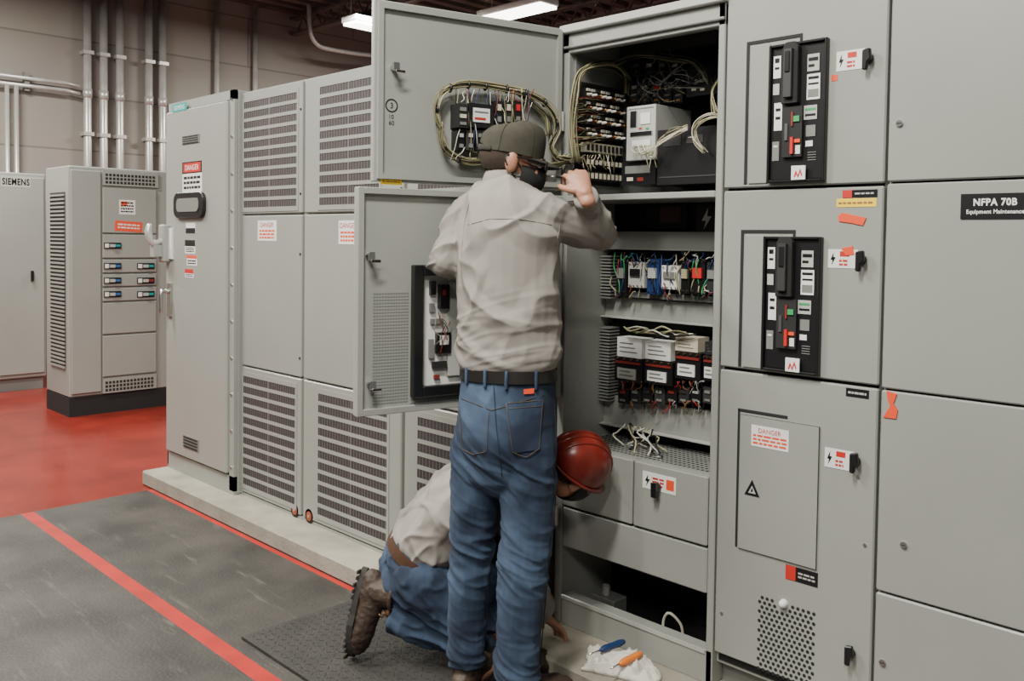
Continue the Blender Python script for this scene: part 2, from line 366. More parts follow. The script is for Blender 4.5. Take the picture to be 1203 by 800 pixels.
mb = MB(); mb.box(xbk, yb0 + .0, 0, -7.70, yb1, .16, SEAM); mb.build('base', t)
def fr(face, r, mb, m, y0=0, y1=.02):
    x0, z0, x1, z1 = face.rect(*r); mb.box(x0, y0, z0, x1, y1, z1, m)
for r in ((84, 200, 119, 462), (121, 222, 184, 274), (121, 276, 184, 303), (121, 305, 184, 320), (121, 322, 184, 336), (121, 338, 184, 353), (121, 355, 184, 391), (121, 393, 184, 440)):
    mb = MB(FB.M); fr(FB, r, mb, GREY); mb.build('panel', t, bev=.005)
for r in ((121, 202, 186, 219), (121, 442, 184, 459)):
    mb = MB(FB.M); x0, z0, x1, z1 = FB.rect(*r); mb.box(x0, 0, z0, x1, .02, z1, GREY)
    n = 14
    for k in range(n):
        for q in range(3):
            xa = x0 + .02 + (x1 - x0 - .04) * k / n; za_ = z0 + .015 + (z1 - z0 - .03) * q / 3
            mb.box(xa, -.002, za_, xa + (x1 - x0) / n * .6, .001, za_ + (z1 - z0) / 3 * .5, SEAM)
    mb.build('vent', t)
sticker('information_label', t, FB, (140, 235, 159, 252), WHITE, [('l', .1, .1, .9, .9, 4, BLACK), ('r', .1, .6, .5, .9, ORANGE)])
sticker('warning_label', t, FB, (135, 260, 167, 272), ORANGE, [('l', .1, .2, .9, .8, 2, WHITE)], rot=.05)
for yy in (285, 309, 326, 342):
    for xx in (122, 161):
        if yy == 285 and xx == 161: continue
        mb = MB(FB.M); x0, z0, x1, z1 = FB.rect(xx, yy, xx + 20, yy + 7); wd = x1 - x0; h = z1 - z0
        mb.box(x0, -.008, z0, x1, 0, z1, BLACK); mb.box(x0 + wd * .34, -.028, z0 + h * .25, x0 + wd * .60, -.008, z1 - h * .25, GREYL)
        mb.box(x0 + wd * .04, -.010, z0 + h * .15, x0 + wd * .28, -.008, z1 - h * .15, WHITE); mb.box(x0 + wd * .66, -.010, z0 + h * .3, x0 + wd * .95, -.008, z1 - h * .3, [BLUEL, DKRED, BLUEL, TEAL][(yy // 8 + xx // 30) % 4]); mb.build('circuit_breaker', t)
FBs = Face((0, yb0, 0)); mb = MB(FBs.M); x0, z0, x1, z1 = FBs.rect(60, 226, 77, 430); x0 = max(x0, xbk + .05)
mb.box(x0, -.006, z0, x1, 0, z1, SLOT)
for k in range(44): za_ = z0 + (z1 - z0) * k / 44; mb.box(x0, -.016, za_, x1, -.005, za_ + (z1 - z0) / 44 * .45, GREY)
mb.build('side_louver', t)
# ---------------------------------------------------------------- end cabinet
FS = Face((0, 2.36, 0)); XS0 = FS.pp(197, 340)[0]; XS1 = FS.pp(275, 340)[0]; ZS = FS.pp(240, 113)[1]
t = thing('switchgear_cabinet', 'end cabinet with small black window, danger sign and side switch lever', 'cabinet', ((XS0 + XS1) / 2, 2.8, PADZ))
mb = MB(); mb.box(XS0, 2.38, PADZ, XS1, 3.3, ZS, GREY); mb.build('body', t, bev=.006)
mb = MB(FS.M); mb.box(XS0, 0, PADZ + .02, XS0 + .012, .02, ZS, GREY); mb.box(XS1 - .05, 0, PADZ + .02, XS1, .02, ZS, GREY); mb.box(XS0, 0, ZS - .05, XS1, .02, ZS, GREY)
mb.box(XS0, 0, PADZ, XS1, .02, PADZ + .1, GREY); mb.build('front_frame', t)
mb = MB(FS.M); mb.box(XS0 + .015, -.018, PADZ + .11, XS1 - .055, .02, ZS - .055, GREY); door = mb.build('door', t, bev=.008)
for k in range(11):
    z = PADZ + .15 + k * (ZS - PADZ - .2) / 10; mb = MB(FS.M); mb.cyl((XS1 - .025, -.006, z), (XS1 - .025, .001, z), .008, CHROME, 8); mb.build('frame_bolt', t)
y_ = -.018
sticker('maker_logo', t, FS, (206, 122, 223, 131), TEAL, [('t', 'SIEMENS', .5, .5, .6, WHITE, .92)], y=y_)
def vent(r, y=y_, face=FS, par=t, nx=7, nz=4):
    mb = MB(face.M); x0, z0, x1, z1 = face.rect(*r); mb.box(x0, y - .004, z0, x1, y, z1, GREYD)
    for k in range(nz): za_ = z0 + (z1 - z0) * (k + .2) / nz; mb.box(x0 + .01, y - .006, za_, x1 - .01, y - .003, za_ + (z1 - z0) / nz * .5, SEAM)
    return mb.build('vent', par)
vent((218, 159, 238, 169)); vent((219, 513, 237, 527))
sticker('danger_sign', t, FS, (218, 190, 241, 226), WHITE, [('r', 0, .62, 1, 1, BLACK), ('r', .06, .66, .94, .96, RED), ('t', 'DANGER', .5, .81, .17, WHITE, .8), ('l', .08, .08, .92, .56, 3, BLACK)], y=y_)
mb = MB(FS.M); x0, z0, x1, z1 = FS.rect(211, 226, 246, 256)
def rrect(x0, z0, x1, z1, r, n=5):
    o = []
    for cx, cz, a0 in ((x1 - r, z1 - r, 0), (x0 + r, z1 - r, 90), (x0 + r, z0 + r, 180), (x1 - r, z0 + r, 270)):
        for k in range(n + 1): a = math.radians(a0 + 90 * k / n); o.append((cx + r * math.cos(a), cz + r * math.sin(a)))
    return o
mb.prism(rrect(x0, z0, x1, z1, .05), -.04, -.018, BLACK); wn = mb.build('window_frame', t, bev=.004)
mb = MB(FS.M); mb.prism(rrect(x0 + .05, z0 + .035, x1 - .05, z1 - .035, .03), -.044, -.038, GREYD); mb.build('glass', wn)
for r, its in (((222, 262, 233, 274), [('r', 0, 0, 1, .5, BLACK)]), ((221, 282, 233, 298), [('r', .0, .55, 1, 1, BLACK), ('l', .1, .1, .9, .5, 3, BLACK)]), ((223, 300, 235, 312), [('r', 0, .7, 1, 1, ORANGE), ('l', .1, .1, .9, .6, 2, BLACK)]), ((221, 316, 231, 326), [('r', 0, .5, 1, 1, RED), ('l', .1, .1, .9, .45, 2, BLACK)])):
    sticker('small_label', t, FS, r, WHITE, its, y=y_)
mb = MB(FS.M); x0, z0, x1, z1 = FS.rect(197, 264, 208, 308); mb.box(x0, -.06, z0, x0 + .08, -.015, z1, GREY); sw = mb.build('switch_housing', t, bev=.008)
mb = MB(FS.M); mb.box(x0 + .08, -.03, z0 + .02, x0 + .12, -.018, z1 - .02, WHITE); mb.build('switch_plate', sw)
mb = MB(FS.M); zc = z0 + (z1 - z0) * .55; mb.limb([(x0 + .04, -.06, zc), (x0 + .035, -.11, zc - .01), (x0 + .03, -.13, zc + .05), (x0 + .03, -.125, zc + .09)], [.018, .018, .022, .018], STEEL, n=10); mb.box(x0 + .005, -.11, zc - .09, x0 + .06, -.06, zc - .02, GREY); mb.build('switch_lever', sw)
mb = MB(FS.M); x0, z0, x1, z1 = FS.rect(200, 333, 213, 372); mb.box(x0 + .02, -.03, z0, x0 + .07, -.018, z1, CHROME)
mb.limb([(x0 + .045, -.03, z1 - .05), (x0 + .045, -.075, z1 - .05), (x0 + .05, -.08, z0 + .03)], [.013, .013, .011], CHROME, n=8); mb.build('door_handle', t, label='chrome lever handle')
# ---------------------------------------------------------------- louvered cabinets
FL = Face((0, 2.40, 0)); ZL = FL.pp(315, 101)[1]; ZB = FL.pp(315, 590)[1]
XL = [XS1 + .002, FL.pp(355.5, 340)[0], FL.pp(473, 520)[0], -2.26]
zd1 = FL.pp(315, 252)[1]; zd2 = FL.pp(315, 436)[1]
def louver(par, x0, z0, x1, z1, n, y=0):
    mb = MB(FL.M); mb.frame(x0 - .015, z0 - .015, x1 + .015, z1 + .015, .015, y - .003, y + .002, GREY)
    mb.box(x0, y - .001, z0, x1, y + .002, z1, SLOT); st = (z1 - z0) / n
    q = x0 + .012
    while q < x1 - .005: mb.box(q, y - .0016, z0, q + .0036, y, z1, SLOTL); q += .0220
    for k in range(n + 1):
        zc = z0 + k * st; mb.box(x0, y - .003, max(z0, zc - st * .165), x1, y, min(z1, zc + st * .165), GREY)
    xc = (x0 + x1) / 2; mb.box(xc - .005, y - .0025, z0, xc + .005, y, z1, SLOTL)
    return mb.build('louver_panel', par)
llab = ['first louvered grey cabinet beside the end cabinet with the black window', 'second louvered grey cabinet along the row, left of the large open door', 'third louvered grey cabinet mostly hidden behind the open doors and kneeling person']
for i in range(3):
    a, b = XL[i], XL[i + 1]
    t = thing('louvered_cabinet', llab[i], 'cabinet', ((a + b) / 2, 2.85, PADZ), 'louvered cabinets in the row')
    mb = MB(); mb.box(a + .002, 2.42, ZB - .02, b - .002, 3.3, ZL, GREY); mb.build('body', t, bev=.004)
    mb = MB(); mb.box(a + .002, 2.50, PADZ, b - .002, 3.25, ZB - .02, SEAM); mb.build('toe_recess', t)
    mb = MB(FL.M); mb.box(a + .002, .005, ZB - .05, b - .002, .05, ZB - .005, GREY); mb.build('bottom_rail', t)
    lw = {0: (282, 349), 1: (376, 446), 2: (492, 610)}[i]; lb = {0: (282, 347), 1: (374, 455), 2: (491, 610)}[i]
    for nm, z0, z1 in (('upper_panel', zd1 + .004, ZL - .01), ('middle_panel', zd2 + .004, zd1 - .004), ('lower_panel', ZB, zd2 - .004)):
        mb = MB(FL.M); mb.box(a + .012, 0, z0, b - .012, .022, z1, GREY); mb.build(nm, t, bev=.005)
    for (pa, pb), ym, q0, q1 in ((lw, 180, 245, 113), (lb, 522, 582, 446)):
        xa, xb = max(a + .032, FL.pp(pa, ym)[0]), min(b - .03, FL.pp(pb, ym)[0]); louver(t, xa, FL.pp(315, q0)[1], xb, FL.pp(315, q1)[1], 11)
    if i < 2:
        r = ((303, 259, 325, 283), (398, 259, 421, 287))[i]
        sticker('danger_sign', t, FL, r, WHITE, [('t', 'DANGER', .5, .79, .22, RED, .85), ('l', .1, .08, .9, .58, 3, ORANGE)])
    for z in (zd1 + .1, zd1 - .2, ZL - .15, zd2 + .1): mb = MB(FL.M); mb.cyl((b - .022, -.004, z), (b - .022, .001, z), .006, SEAM, 8); mb.build('panel_screw', t)
    if i < 2:
        x = FL.pp(346, 608)[0] if i == 0 else FL.pp(363, 608)[0]; z = PADZ + .036
        mb = MB(); mb.cyl((x, 2.40, z), (x, 2.44, z), .036, SEAM, 16); mb.cyl((x, 2.398, z), (x, 2.40, z), .024, RUST, 12); mb.cyl((x, 2.396, z), (x, 2.398, z), .008, CHROME, 10); cs = mb.build('caster', t)
        mb = MB(); mb.box(x - .03, 2.405, z + .02, x + .03, 2.435, ZB - .01, RUST); mb.build('fork', cs, label='rust red caster fork')
# ---------------------------------------------------------------- plain cabinets at the right
DR = 2.45; FR = Face((0, DR, 0))
XO0 = FR.pp(664, 380)[0]; XO1 = FR.pp(846, 330)[0]; XC1 = FR.pp(1037, 330)[0]; XC2 = -.25; ZT = 2.29
def column_body(t, a, b):
    mb = MB(); mb.box(a + .002, DR + .024, .16, b - .002, 3.35, ZT, GREY); mb.build('body', t)
    mb = MB(); mb.box(a + .012, DR + .02, .17, b - .012, DR + .024, ZT - .01, SEAM); mb.build('door_gap_shade', t)  # near-black sheet behind the doors, paints the shade in the gaps between them
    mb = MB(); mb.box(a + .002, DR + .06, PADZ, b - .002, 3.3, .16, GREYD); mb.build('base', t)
def slab(t, a, b, z0, z1, nm='door'):
    mb = MB(FR.M); mb.box(a, 0, z0, b, .022, z1, GREY); return mb.build(nm, t, bev=.004)
za = FR.pp(943, 220)[1]; zb = FR.pp(935, 443)[1]; zc = .20
t1 = thing('switchgear_cabinet', 'cabinet with two black breakers and three doors right of the open cabinet', 'cabinet', ((XO1 + XC1) / 2, 2.85, PADZ))
column_body(t1, XO1, XC1)
a, b = XO1 + .006, XC1 - .004
dA = slab(t1, a, b, za + .005, ZT - .01); dB = slab(t1, a, b, zb + .005, za - .004); dC = slab(t1, a, b, zc, zb - .005)
def latch(t, px, py, s=1):
    x, z = FR.pp(px, py); mb = MB(FR.M)
    mb.cyl((x, -.012, z), (x, 0, z), .014, BLACK, 16)
    mb.prism([(x - .010, z + .022), (x + .012, z + .026), (x + .015, z - .004), (x + .005, z - .012), (x + .003, z - .034), (x - .010, z - .032)], -.026, -.012, BLACK)
    return mb.build('latch', t, bev=.003, label='black quarter turn latch')
def breaker(t, L_, r):
    x0, z0, x1, z1 = FR.rect(*r); xl = FR.pp(L_[0], (r[1] + r[3]) / 2)[0]; ztop = FR.pp(L_[0], L_[1])[1]; xs = FR.pp(L_[2], L_[1])[0]
    mb = MB(FR.M); mb.box(xl, -.002, z0, xl + .01, .002, ztop, SEAM); mb.box(xl + .01, -.002, ztop - .01, xs, .002, ztop, SEAM); mb.box(xs, -.002, z1 - .005, xs + .008, .002, ztop, SEAM); mb.build('cutout_gasket', t)
    mb = MB(FR.M); mb.box(xl + .016, -.004, z0, x0 - .002, .001, ztop - .016, GREY); mb.build('filler_plate', t, bev=.002)
    mb = MB(FR.M); mb.frame(x0, z0, x1, z1, .008, -.018, 0, BLACK); mb.box(x0 + .008, -.008, z0 + .008, x1 - .008, 0, z1 - .008, BLACK); pl = mb.build('breaker_plate', t, bev=.002)
    w = x1 - x0; h = z1 - z0; U = lambda u: x0 + u * w; Q = lambda v: z1 - v * h
    mb = MB(FR.M)
    mb.prism([(U(.27), Q(.05)), (U(.33), Q(.0)), (U(.50), Q(.0)), (U(.55), Q(.04)), (U(.55), Q(.44)), (U(.27), Q(.44))], -.03, -.008, BLACKM)
    mb.box(U(.33), -.042, Q(.40), U(.48), -.03, Q(.05), GRIP); mb.box(U(.36), -.046, Q(.22), U(.45), -.042, Q(.07), BLACK); mb.build('breaker_handle', pl, bev=.002)
    mb = MB(FR.M); mb.box(U(.28), -.02, Q(.82), U(.62), -.008, Q(.46), BLACKM); mb.box(U(.33), -.024, Q(.70), U(.38), -.02, Q(.58), CHROME); mb.box(U(.48), -.024, Q(.57), U(.58), -.02, Q(.53), GREEN)
    mb.box(U(.44), -.024, Q(.60), U(.47), -.02, Q(.50), DKRED); mb.box(U(.5), -.024, Q(.72), U(.60), -.02, Q(.695), ORANGE); mb.box(U(.44), -.028, Q(.80), U(.49), -.02, Q(.68), RED)
    mb.box(U(.52), -.022, Q(.80), U(.60), -.02, Q(.74), WHITE); mb.build('trip_unit', pl)
    def lab(u0, v0, u1, v1, m, items=(), y=-.0085):
        mb = MB(FR.M); mb.box(U(u0), y - .0015, Q(v1), U(u1), y, Q(v0), m)
        for it in items: mb.box(U(u0 + (u1 - u0) * it[0]), y - .0025, Q(v0 + (v1 - v0) * it[3]), U(u0 + (u1 - u0) * it[2]), y - .0015, Q(v0 + (v1 - v0) * it[1]), it[4])
        mb.build('rating_label', pl)
    lab(.66, .10, .86, .22, GREYL, [(.1, .2, .9, .4, BLACK), (.1, .6, .6, .75, BLACK)])
    lab(.66, .24, .88, .42, WHITE, [(.1, .1, .9, .2, BLACK), (.1, .35, .9, .42, BLACK), (.1, .6, .9, .9, GREYD)])
    lab(.07, .08, .20, .24, WHITE, [(.2, .1, .8, .3, BLACK), (.2, .5, .8, .6, BLACK)]); lab(.07, .28, .18, .36, GREYL)
    lab(.62, .46, .84, .56, GREYL, [(.1, .2, .9, .35, GREEN), (.1, .6, .9, .75, BLACK)])
    lab(.10, .42, .24, .62, WHITE, [(.2, .2, .8, .3, BLACK), (.2, .5, .8, .6, BLACK)]); lab(.66, .60, .82, .68, GREYD); lab(.66, .71, .78, .75, WHITE)
    for k in range(4): lab(.70, .79 + k * .018, .84, .795 + k * .018, GREYD)
    lab(.08, .70, .20, .84, GREYD, [(.2, .2, .8, .3, WHITE)])
    xr0, xr1 = U(.46), U(.70); zr0, zr1 = Q(.985), Q(.885)
    mb = MB(FR.M); mb.box(xr0, -.022, zr0, xr1, -.0185, zr1, WHITE)
    pts = [(.2, .2), (.35, .7), (.5, .3), (.65, .8), (.8, .35), (.75, .2), (.65, .55), (.5, .12), (.37, .45), (.28, .18)]
    mb.flat([(xr0 + u * (xr1 - xr0), zr0 + v * (zr1 - zr0)) for u, v in pts], -.0235, RED); mb.build('warning_label', pl)
breaker(t1, (876, 50, 940), (905, 50, 973, 214)); breaker(t1, (869, 270, 932), (898, 278, 966, 438))
def boltlabel(t, r, extra=()):
    sticker('warning_label', t, FR, r, WHITE, [('p', BOLT, BLACK, .02, .1, .3, .8), ('r', .40, .62, .72, .9, RED), ('l', .38, .1, .66, .5, 2, RED)] + list(extra))
boltlabel(t1, (983, 59, 1016, 82)); latch(t1, 1021, 69)
boltlabel(t1, (973, 293, 1008, 315)); latch(t1, 1013, 305)
boltlabel(t1, (969, 528, 1003, 551)); latch(t1, 1006, 541)
latch(t1, 1000, 766)
sticker('orange_dot', t1, FR, (977, 88, 984, 95), ORANGE)
sticker('caution_label', t1, FR, (983, 233, 1030, 243), YEL, [('l', .05, .25, .9, .7, 1, TAN)])
sticker('red_black_label', t1, FR, (990, 223, 1031, 232), BLACK, [('r', .0, 0, .28, 1, RED), ('l', .36, .3, .9, .75, 1, GREYL)])
def torn(name, t, pts, m):
    q = [FR.pp(*p) for p in pts]; mb = MB(FR.M); mb.prism(q, -.003, 0, m); return mb.build(name, t)
torn('red_tag', t1, [(985, 254), (990, 250), (1018, 256), (1014, 265), (1000, 262), (986, 260)], ORANGE)
torn('red_tag', t1, [(989, 292), (1002, 289), (1004, 299), (994, 300)], ORANGE)
sticker('dark_plate', t1, FR, (994, 457, 1021, 467), BLACK, [('l', .1, .25, .9, .75, 1, GREYL)])
x0, z0, x1, z1 = FR.rect(865, 489, 962, 656)
mb = MB(FR.M); mb.box(x0, -.002, z0, x0 + .008, .001, z1 + .004, SEAM); mb.box(x0, -.002, z1 - .004, x0 + (x1 - x0) * .62, .001, z1 + .006, SEAM)
mb.box(x0 + .012, -.006, z0, x1, 0, z1 - .01, GREY); fl = mb.build('access_flap', t1, bev=.002)
sticker('danger_sign', t1, FR, (884, 502, 928, 527), WHITE, [('t', 'DANGER', .5, .78, .22, RED, .6), ('l', .05, .08, .95, .62, 3, ORANGE)], y=-.006)
sticker('hazard_triangle', t1, FR, (876, 563, 894, 582), GREY, [('p', [(0, 0), (1, 0), (.5, 1)], BLACK, 0, 0, 1, 1)], y=-.006, th=.0006)
x_, z_ = FR.pp(885, 576)
mb = MB(FR.M); mb.flat([(x_ - .013, z_ - .008), (x_ + .013, z_ - .008), (x_, z_ + .016)], -.0082, GREYL); mb.flat([(x_ - .004, z_ - .005), (x_ + .004, z_ - .001), (x_ + .001, z_ + .01), (x_ - .003, z_ + .002)], -.0086, BLACK); mb.build('hazard_symbol', t1)
sticker('identification_label', t1, FR, (923, 668, 961, 685), BLACK, [('r', 0, 0, .32, 1, RED), ('l', .4, .25, .92, .75, 2, GREYL)])
x_, z_ = FR.pp(921, 709); mb = MB(FR.M); mb.limb([(x_, 0, z_), (x_, -.008, z_)], [.014, .012], WHITE, n=14, k=1, caps='rr'); mb.build('round_button', t1, label='white round button')
mb = MB(FR.M); x0, z0, x1, z1 = FR.rect(890, 708, 957, 800)
nx, nz = 11, 16
for i in range(nx):
    for j in range(nz):
        cx = x0 + (x1 - x0) * (i + .5 + (.25 if j % 2 else -.25)) / nx; cz = z0 + (z1 - z0) * (j + .5) / nz
        if math.hypot(cx - x_, cz - z_) < .024: continue
        r_ = (x1 - x0) / nx * .34; mb.flat([(cx + r_ * math.cos(k * math.pi / 4), cz + r_ * math.sin(k * math.pi / 4)) for k in range(8)], -.0008, SEAM)
mb.build('vent_perforation', t1)
for px, py in ((1008, 560), (848, 720), (1016, 640)):
    x_, z_ = FR.pp(px, py); mb = MB(FR.M); mb.cyl((x_, -.003, z_), (x_, .001, z_), .005, CHROME, 8); mb.build('door_screw', t1)
t2 = thing('switchgear_cabinet', 'blank doored cabinet with black sign at the right edge of the picture', 'cabinet', ((XC1 + XC2) / 2, 2.85, PADZ))
column_body(t2, XC1, XC2); a, b = XC1 + .004, XC2 - .004
z1_ = FR.pp(1120, 212)[1]; z2_ = FR.pp(1115, 467)[1]; z3_ = FR.pp(1112, 718)[1]
for z0, z1 in ((z1_ + .003, ZT - .01), (z2_ + .003, z1_ - .003), (z3_ + .003, z2_ - .003), (.17, z3_ - .003)): slab(t2, a, b, z0, z1)
sticker('sign', t2, FR, (1129, 227, 1212, 257), BLACK, [('t', 'NFPA 70B', .5, .66, .30, WHITE, .62, .035), ('t', 'Equipment Maintenance', .5, .26, .22, WHITE, .82, .02)], label='black sign with white lettering', th=.003)
torn('red_tag', t2, [(1042, 459), (1054, 463), (1050, 474), (1055, 482), (1053, 492), (1038, 490), (1046, 477), (1043, 468)], ORANGE)
for px, py in ((1057, 145), (1037, 778), (1062, 640)):
    x_, z_ = FR.pp(px, py); mb = MB(FR.M); mb.cyl((x_, -.005, z_), (x_, 0, z_), .009, CHROME, 14); mb.box(x_ - .006, -.006, z_ - .001, x_ + .006, -.004, z_ + .001, SEAM); mb.build('door_screw', t2)
# ---------------------------------------------------------------- the open cabinet
t3 = thing('open_cabinet', 'open cabinet full of wiring and components with two doors swung out', 'cabinet', ((XO0 + XO1) / 2, 2.85, PADZ))
XB = 3.25
mb = MB(); mb.box(XO0 - .035, DR, PADZ, XO0, XB, 2.25, GREY); mb.build('side_panel', t3, bev=.003)
mb = MB(); mb.box(XO1 - .025, DR, PADZ, XO1, XB, 2.25, GREY); mb.build('side_panel', t3, bev=.003)
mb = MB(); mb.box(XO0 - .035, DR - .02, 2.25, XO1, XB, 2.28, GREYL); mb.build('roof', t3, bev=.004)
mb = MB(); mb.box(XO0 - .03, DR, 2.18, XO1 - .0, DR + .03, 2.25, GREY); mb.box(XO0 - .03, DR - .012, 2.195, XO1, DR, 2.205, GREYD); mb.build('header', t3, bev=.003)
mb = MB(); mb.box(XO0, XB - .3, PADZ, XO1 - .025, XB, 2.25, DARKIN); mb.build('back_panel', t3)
z_sh = FR.pp(775, 226)[1]
mb = MB(); mb.box(XO0, DR + .0, z_sh - .022, XO1 - .025, XB - .3, z_sh, GREY); mb.build('shelf', t3, bev=.003)
mb = MB(); mb.box(XO0, DR + .03, z_sh, XO0 + .008, XB - .3, 2.18, GREYD); mb.build('wall_liner', t3)
DM = 2.70; FM = Face((0, DM, 0))
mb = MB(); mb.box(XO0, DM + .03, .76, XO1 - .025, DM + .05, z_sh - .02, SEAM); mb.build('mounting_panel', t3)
for y0, y1 in ((272, 294), (352, 377), (472, 508)):
    zz0 = FM.pp(775, y1)[1]; zz1 = FM.pp(775, y0)[1]
    mb = MB(); mb.box(XO0 + .0, DM - .02, zz0, XO1 - .025, DM + .03, zz1, GREY); mb.box(XO0, DM - .05, zz0, XO1 - .025, DM - .02, zz0 + .006, GREYL); mb.build('cross_rail', t3, bev=.002)
z_p = FR.pp(836, 560)[1]
mb = MB(); mb.box(XO0, DR + .02, z_p - .012, XO1 - .025, DM + .03, z_p, GREY)
for i in range(34):
    for j in range(9):
        x = XO0 + .02 + i * .0175; y = DR + .04 + j * .025
        mb.add([(x, y, z_p + .0008), (x + .01, y, z_p + .0008), (x + .01, y + .014, z_p + .0008), (x, y + .014, z_p + .0008)], [(0, 1, 2, 3)], SEAM)
mb.build('perforated_shelf', t3)
zq1 = FR.pp(836, 645)[1]; zq2 = FR.pp(836, 700)[1]; zq3 = FR.pp(836, 766)[1]
xm = FR.pp(744, 585)[0]
for k, (xa, xb) in enumerate(((XO0 + .002, xm - .003), (xm + .003, XO1 - .027))):
    mb = MB(FR.M); mb.box(xa, -.004, zq1 + .004, xb, .03, z_p - .004, GREY); dr = mb.build('drawer', t3, bev=.004)
    if k == 1:
        x_, z_ = FR.pp(774, 572); mb = MB(FR.M); mb.cyl((x_, -.018, z_), (x_, -.004, z_), .014, BLACK, 14); mb.prism([(x_ - .01, z_ + .018), (x_ + .012, z_ + .02), (x_ + .012, z_ - .03), (x_ - .008, z_ - .03)], -.034, -.018, BLACK); mb.build('latch', dr)
        sticker('warning_label', dr, FR, (756, 557, 795, 577), WHITE, [('p', BOLT, BLACK, .02, .1, .26, .8), ('r', .72, .2, .95, .8, ORANGE), ('l', .3, .2, .65, .8, 3, RED)], y=-.004)
mb = MB(FR.M); mb.box(XO0 + .002, 0, zq2, XO1 - .027, .03, zq1 - .004, GREY); mb.build('lower_panel', t3, bev=.004)
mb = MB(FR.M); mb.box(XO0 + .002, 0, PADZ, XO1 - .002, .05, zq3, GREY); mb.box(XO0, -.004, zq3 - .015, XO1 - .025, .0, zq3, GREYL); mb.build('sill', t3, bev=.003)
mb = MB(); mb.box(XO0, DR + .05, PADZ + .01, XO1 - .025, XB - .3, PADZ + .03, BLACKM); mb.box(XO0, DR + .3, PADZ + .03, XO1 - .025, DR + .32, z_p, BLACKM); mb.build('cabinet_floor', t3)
mb = MB()
x_, z_ = Face((0, DR + .1, 0)).pp(787, 740); z_ = PADZ + .05
mb.tube([(x_ - .03, DR + .1, z_), (x_ - .025, DR + .1, z_ + .06), (x_, DR + .1, z_ + .085), (x_ + .03, DR + .12, z_ + .05), (x_ + .035, DR + .13, z_)], .005, WWHITE, 8, 5); mb.build('cable_loop', t3)
mb = MB(); x_, z_ = Face((0, DR + .15, 0)).pp(712, 700); mb.box(x_ - .06, DR + .12, PADZ + .03, x_ + .06, DR + .2, PADZ + .09, GREYD); mb.cyl((x_, DR + .15, PADZ + .09), (x_, DR + .15, PADZ + .13), .015, STEEL); mb.build('ground_block', t3, bev=.003)
# components
def cb(mb, D, r, th, m):
    fc = Face((0, D, 0)); x0, z0, x1, z1 = fc.rect(*r); x1 = min(x1, XO1 - .03); mb.box(x0, D, z0, x1, D + th, z1, m); return x0, z0, x1, z1
def comp(name, D, r, th, m, extra=()):
    mb = MB(); cb(mb, D, r, th, m)
    for rr, dy, tt, mm in extra: cb(mb, D - dy, rr, tt, mm)
    return mb.build(name, t3, bev=.0015)
for y0, y1 in ((298, 350), (380, 470)):
    mb = MB(); fc = Face((0, DM - .03, 0)); xa, zz0, xb, zz1 = fc.rect(709, y0, 722, y1); xa = XO0 + .006
    mb.box(xa, DM, zz0, xa + .05, DM + .03, zz1, BLACKM)
    n = int((zz1 - zz0) / .012)
    for k in range(n): z = zz0 + k * .012; mb.box(xa, DM - .06, z, xa + .05, DM, z + .006, GREYD)
    mb.build('wire_duct', t3)
relays = [(724, 304, 736, 346, BLACK, GREYD), (738, 308, 757, 338, GREYL, BLACK), (760, 304, 774, 346, BLUE, GREYL), (777, 312, 797, 340, WHITE, GREYD), (800, 306, 810, 345, BLACK, CREAM), (812, 304, 828, 346, BLACK, RED), (830, 308, 842, 344, BLACKM, GREYD)]
for r in relays:
    mb = MB(); x0, z0, x1, z1 = cb(mb, 2.63, r[:4], .08, r[4]); h = z1 - z0; wd = x1 - x0
    mb.box(x0 + wd * .15, 2.622, z0 + h * .45, x1 - wd * .15, 2.63, z0 + h * .75, r[5])
    n = max(2, int(wd / .016))
    for k in range(n):
        xx = x0 + wd * (k + .5) / n
        for zz in (z0 + h * .08, z1 - h * .08): mb.cyl((xx, 2.626, zz), (xx, 2.631, zz), .004, CHROME, 8)
    mb.build('relay', t3, bev=.001)
mb = MB(); cb(mb, 2.66, (722, 345, 842, 352), .03, GREYD); mb.build('terminal_strip', t3)
for r, wt, wl in (((722, 420, 754, 449), (725, 397, 754, 420), WHITE), ((757, 424, 790, 452), (758, 401, 788, 423), WHITE), ((793, 414, 823, 446), (793, 396, 820, 413), OFFW), ((826, 418, 842, 448), (828, 402, 842, 417), BLACKM)):
    mb = MB(); x0, z0, x1, z1 = cb(mb, 2.62, r, .08, BLACK); q = cb(mb, 2.625, wt, .07, wl)
    for k in range(3): mb.box(q[0] + .012, 2.6235, q[1] + (q[3] - q[1]) * (.25 + .22 * k), q[2] - .02 - .01 * k, 2.625, q[1] + (q[3] - q[1]) * (.30 + .22 * k), GREYD)
    h = z1 - z0; wd = x1 - x0
    mb.box(x0 + wd * .05, 2.616, z0 + h * .74, x0 + wd * .95, 2.62, z0 + h * .84, DKRED)
    mb.box(x0 + wd * .12, 2.616, z0 + h * .12, x0 + wd * .80, 2.62, z0 + h * .56, WHITE if r[0] > 750 else GREYL); mb.box(x0 + wd * .2, 2.6152, z0 + h * .24, x0 + wd * .7, 2.616, z0 + h * .30, GREYD); mb.box(x0 + wd * .2, 2.6152, z0 + h * .40, x0 + wd * .6, 2.616, z0 + h * .46, GREYD)
    for k in range(4): mb.cyl((x0 + wd * (k + .5) / 4, 2.62, z1 - .006), (x0 + wd * (k + .5) / 4, 2.612, z1 - .006), .004, COPPER, 8)
    mb.build('transformer', t3, bev=.0015)
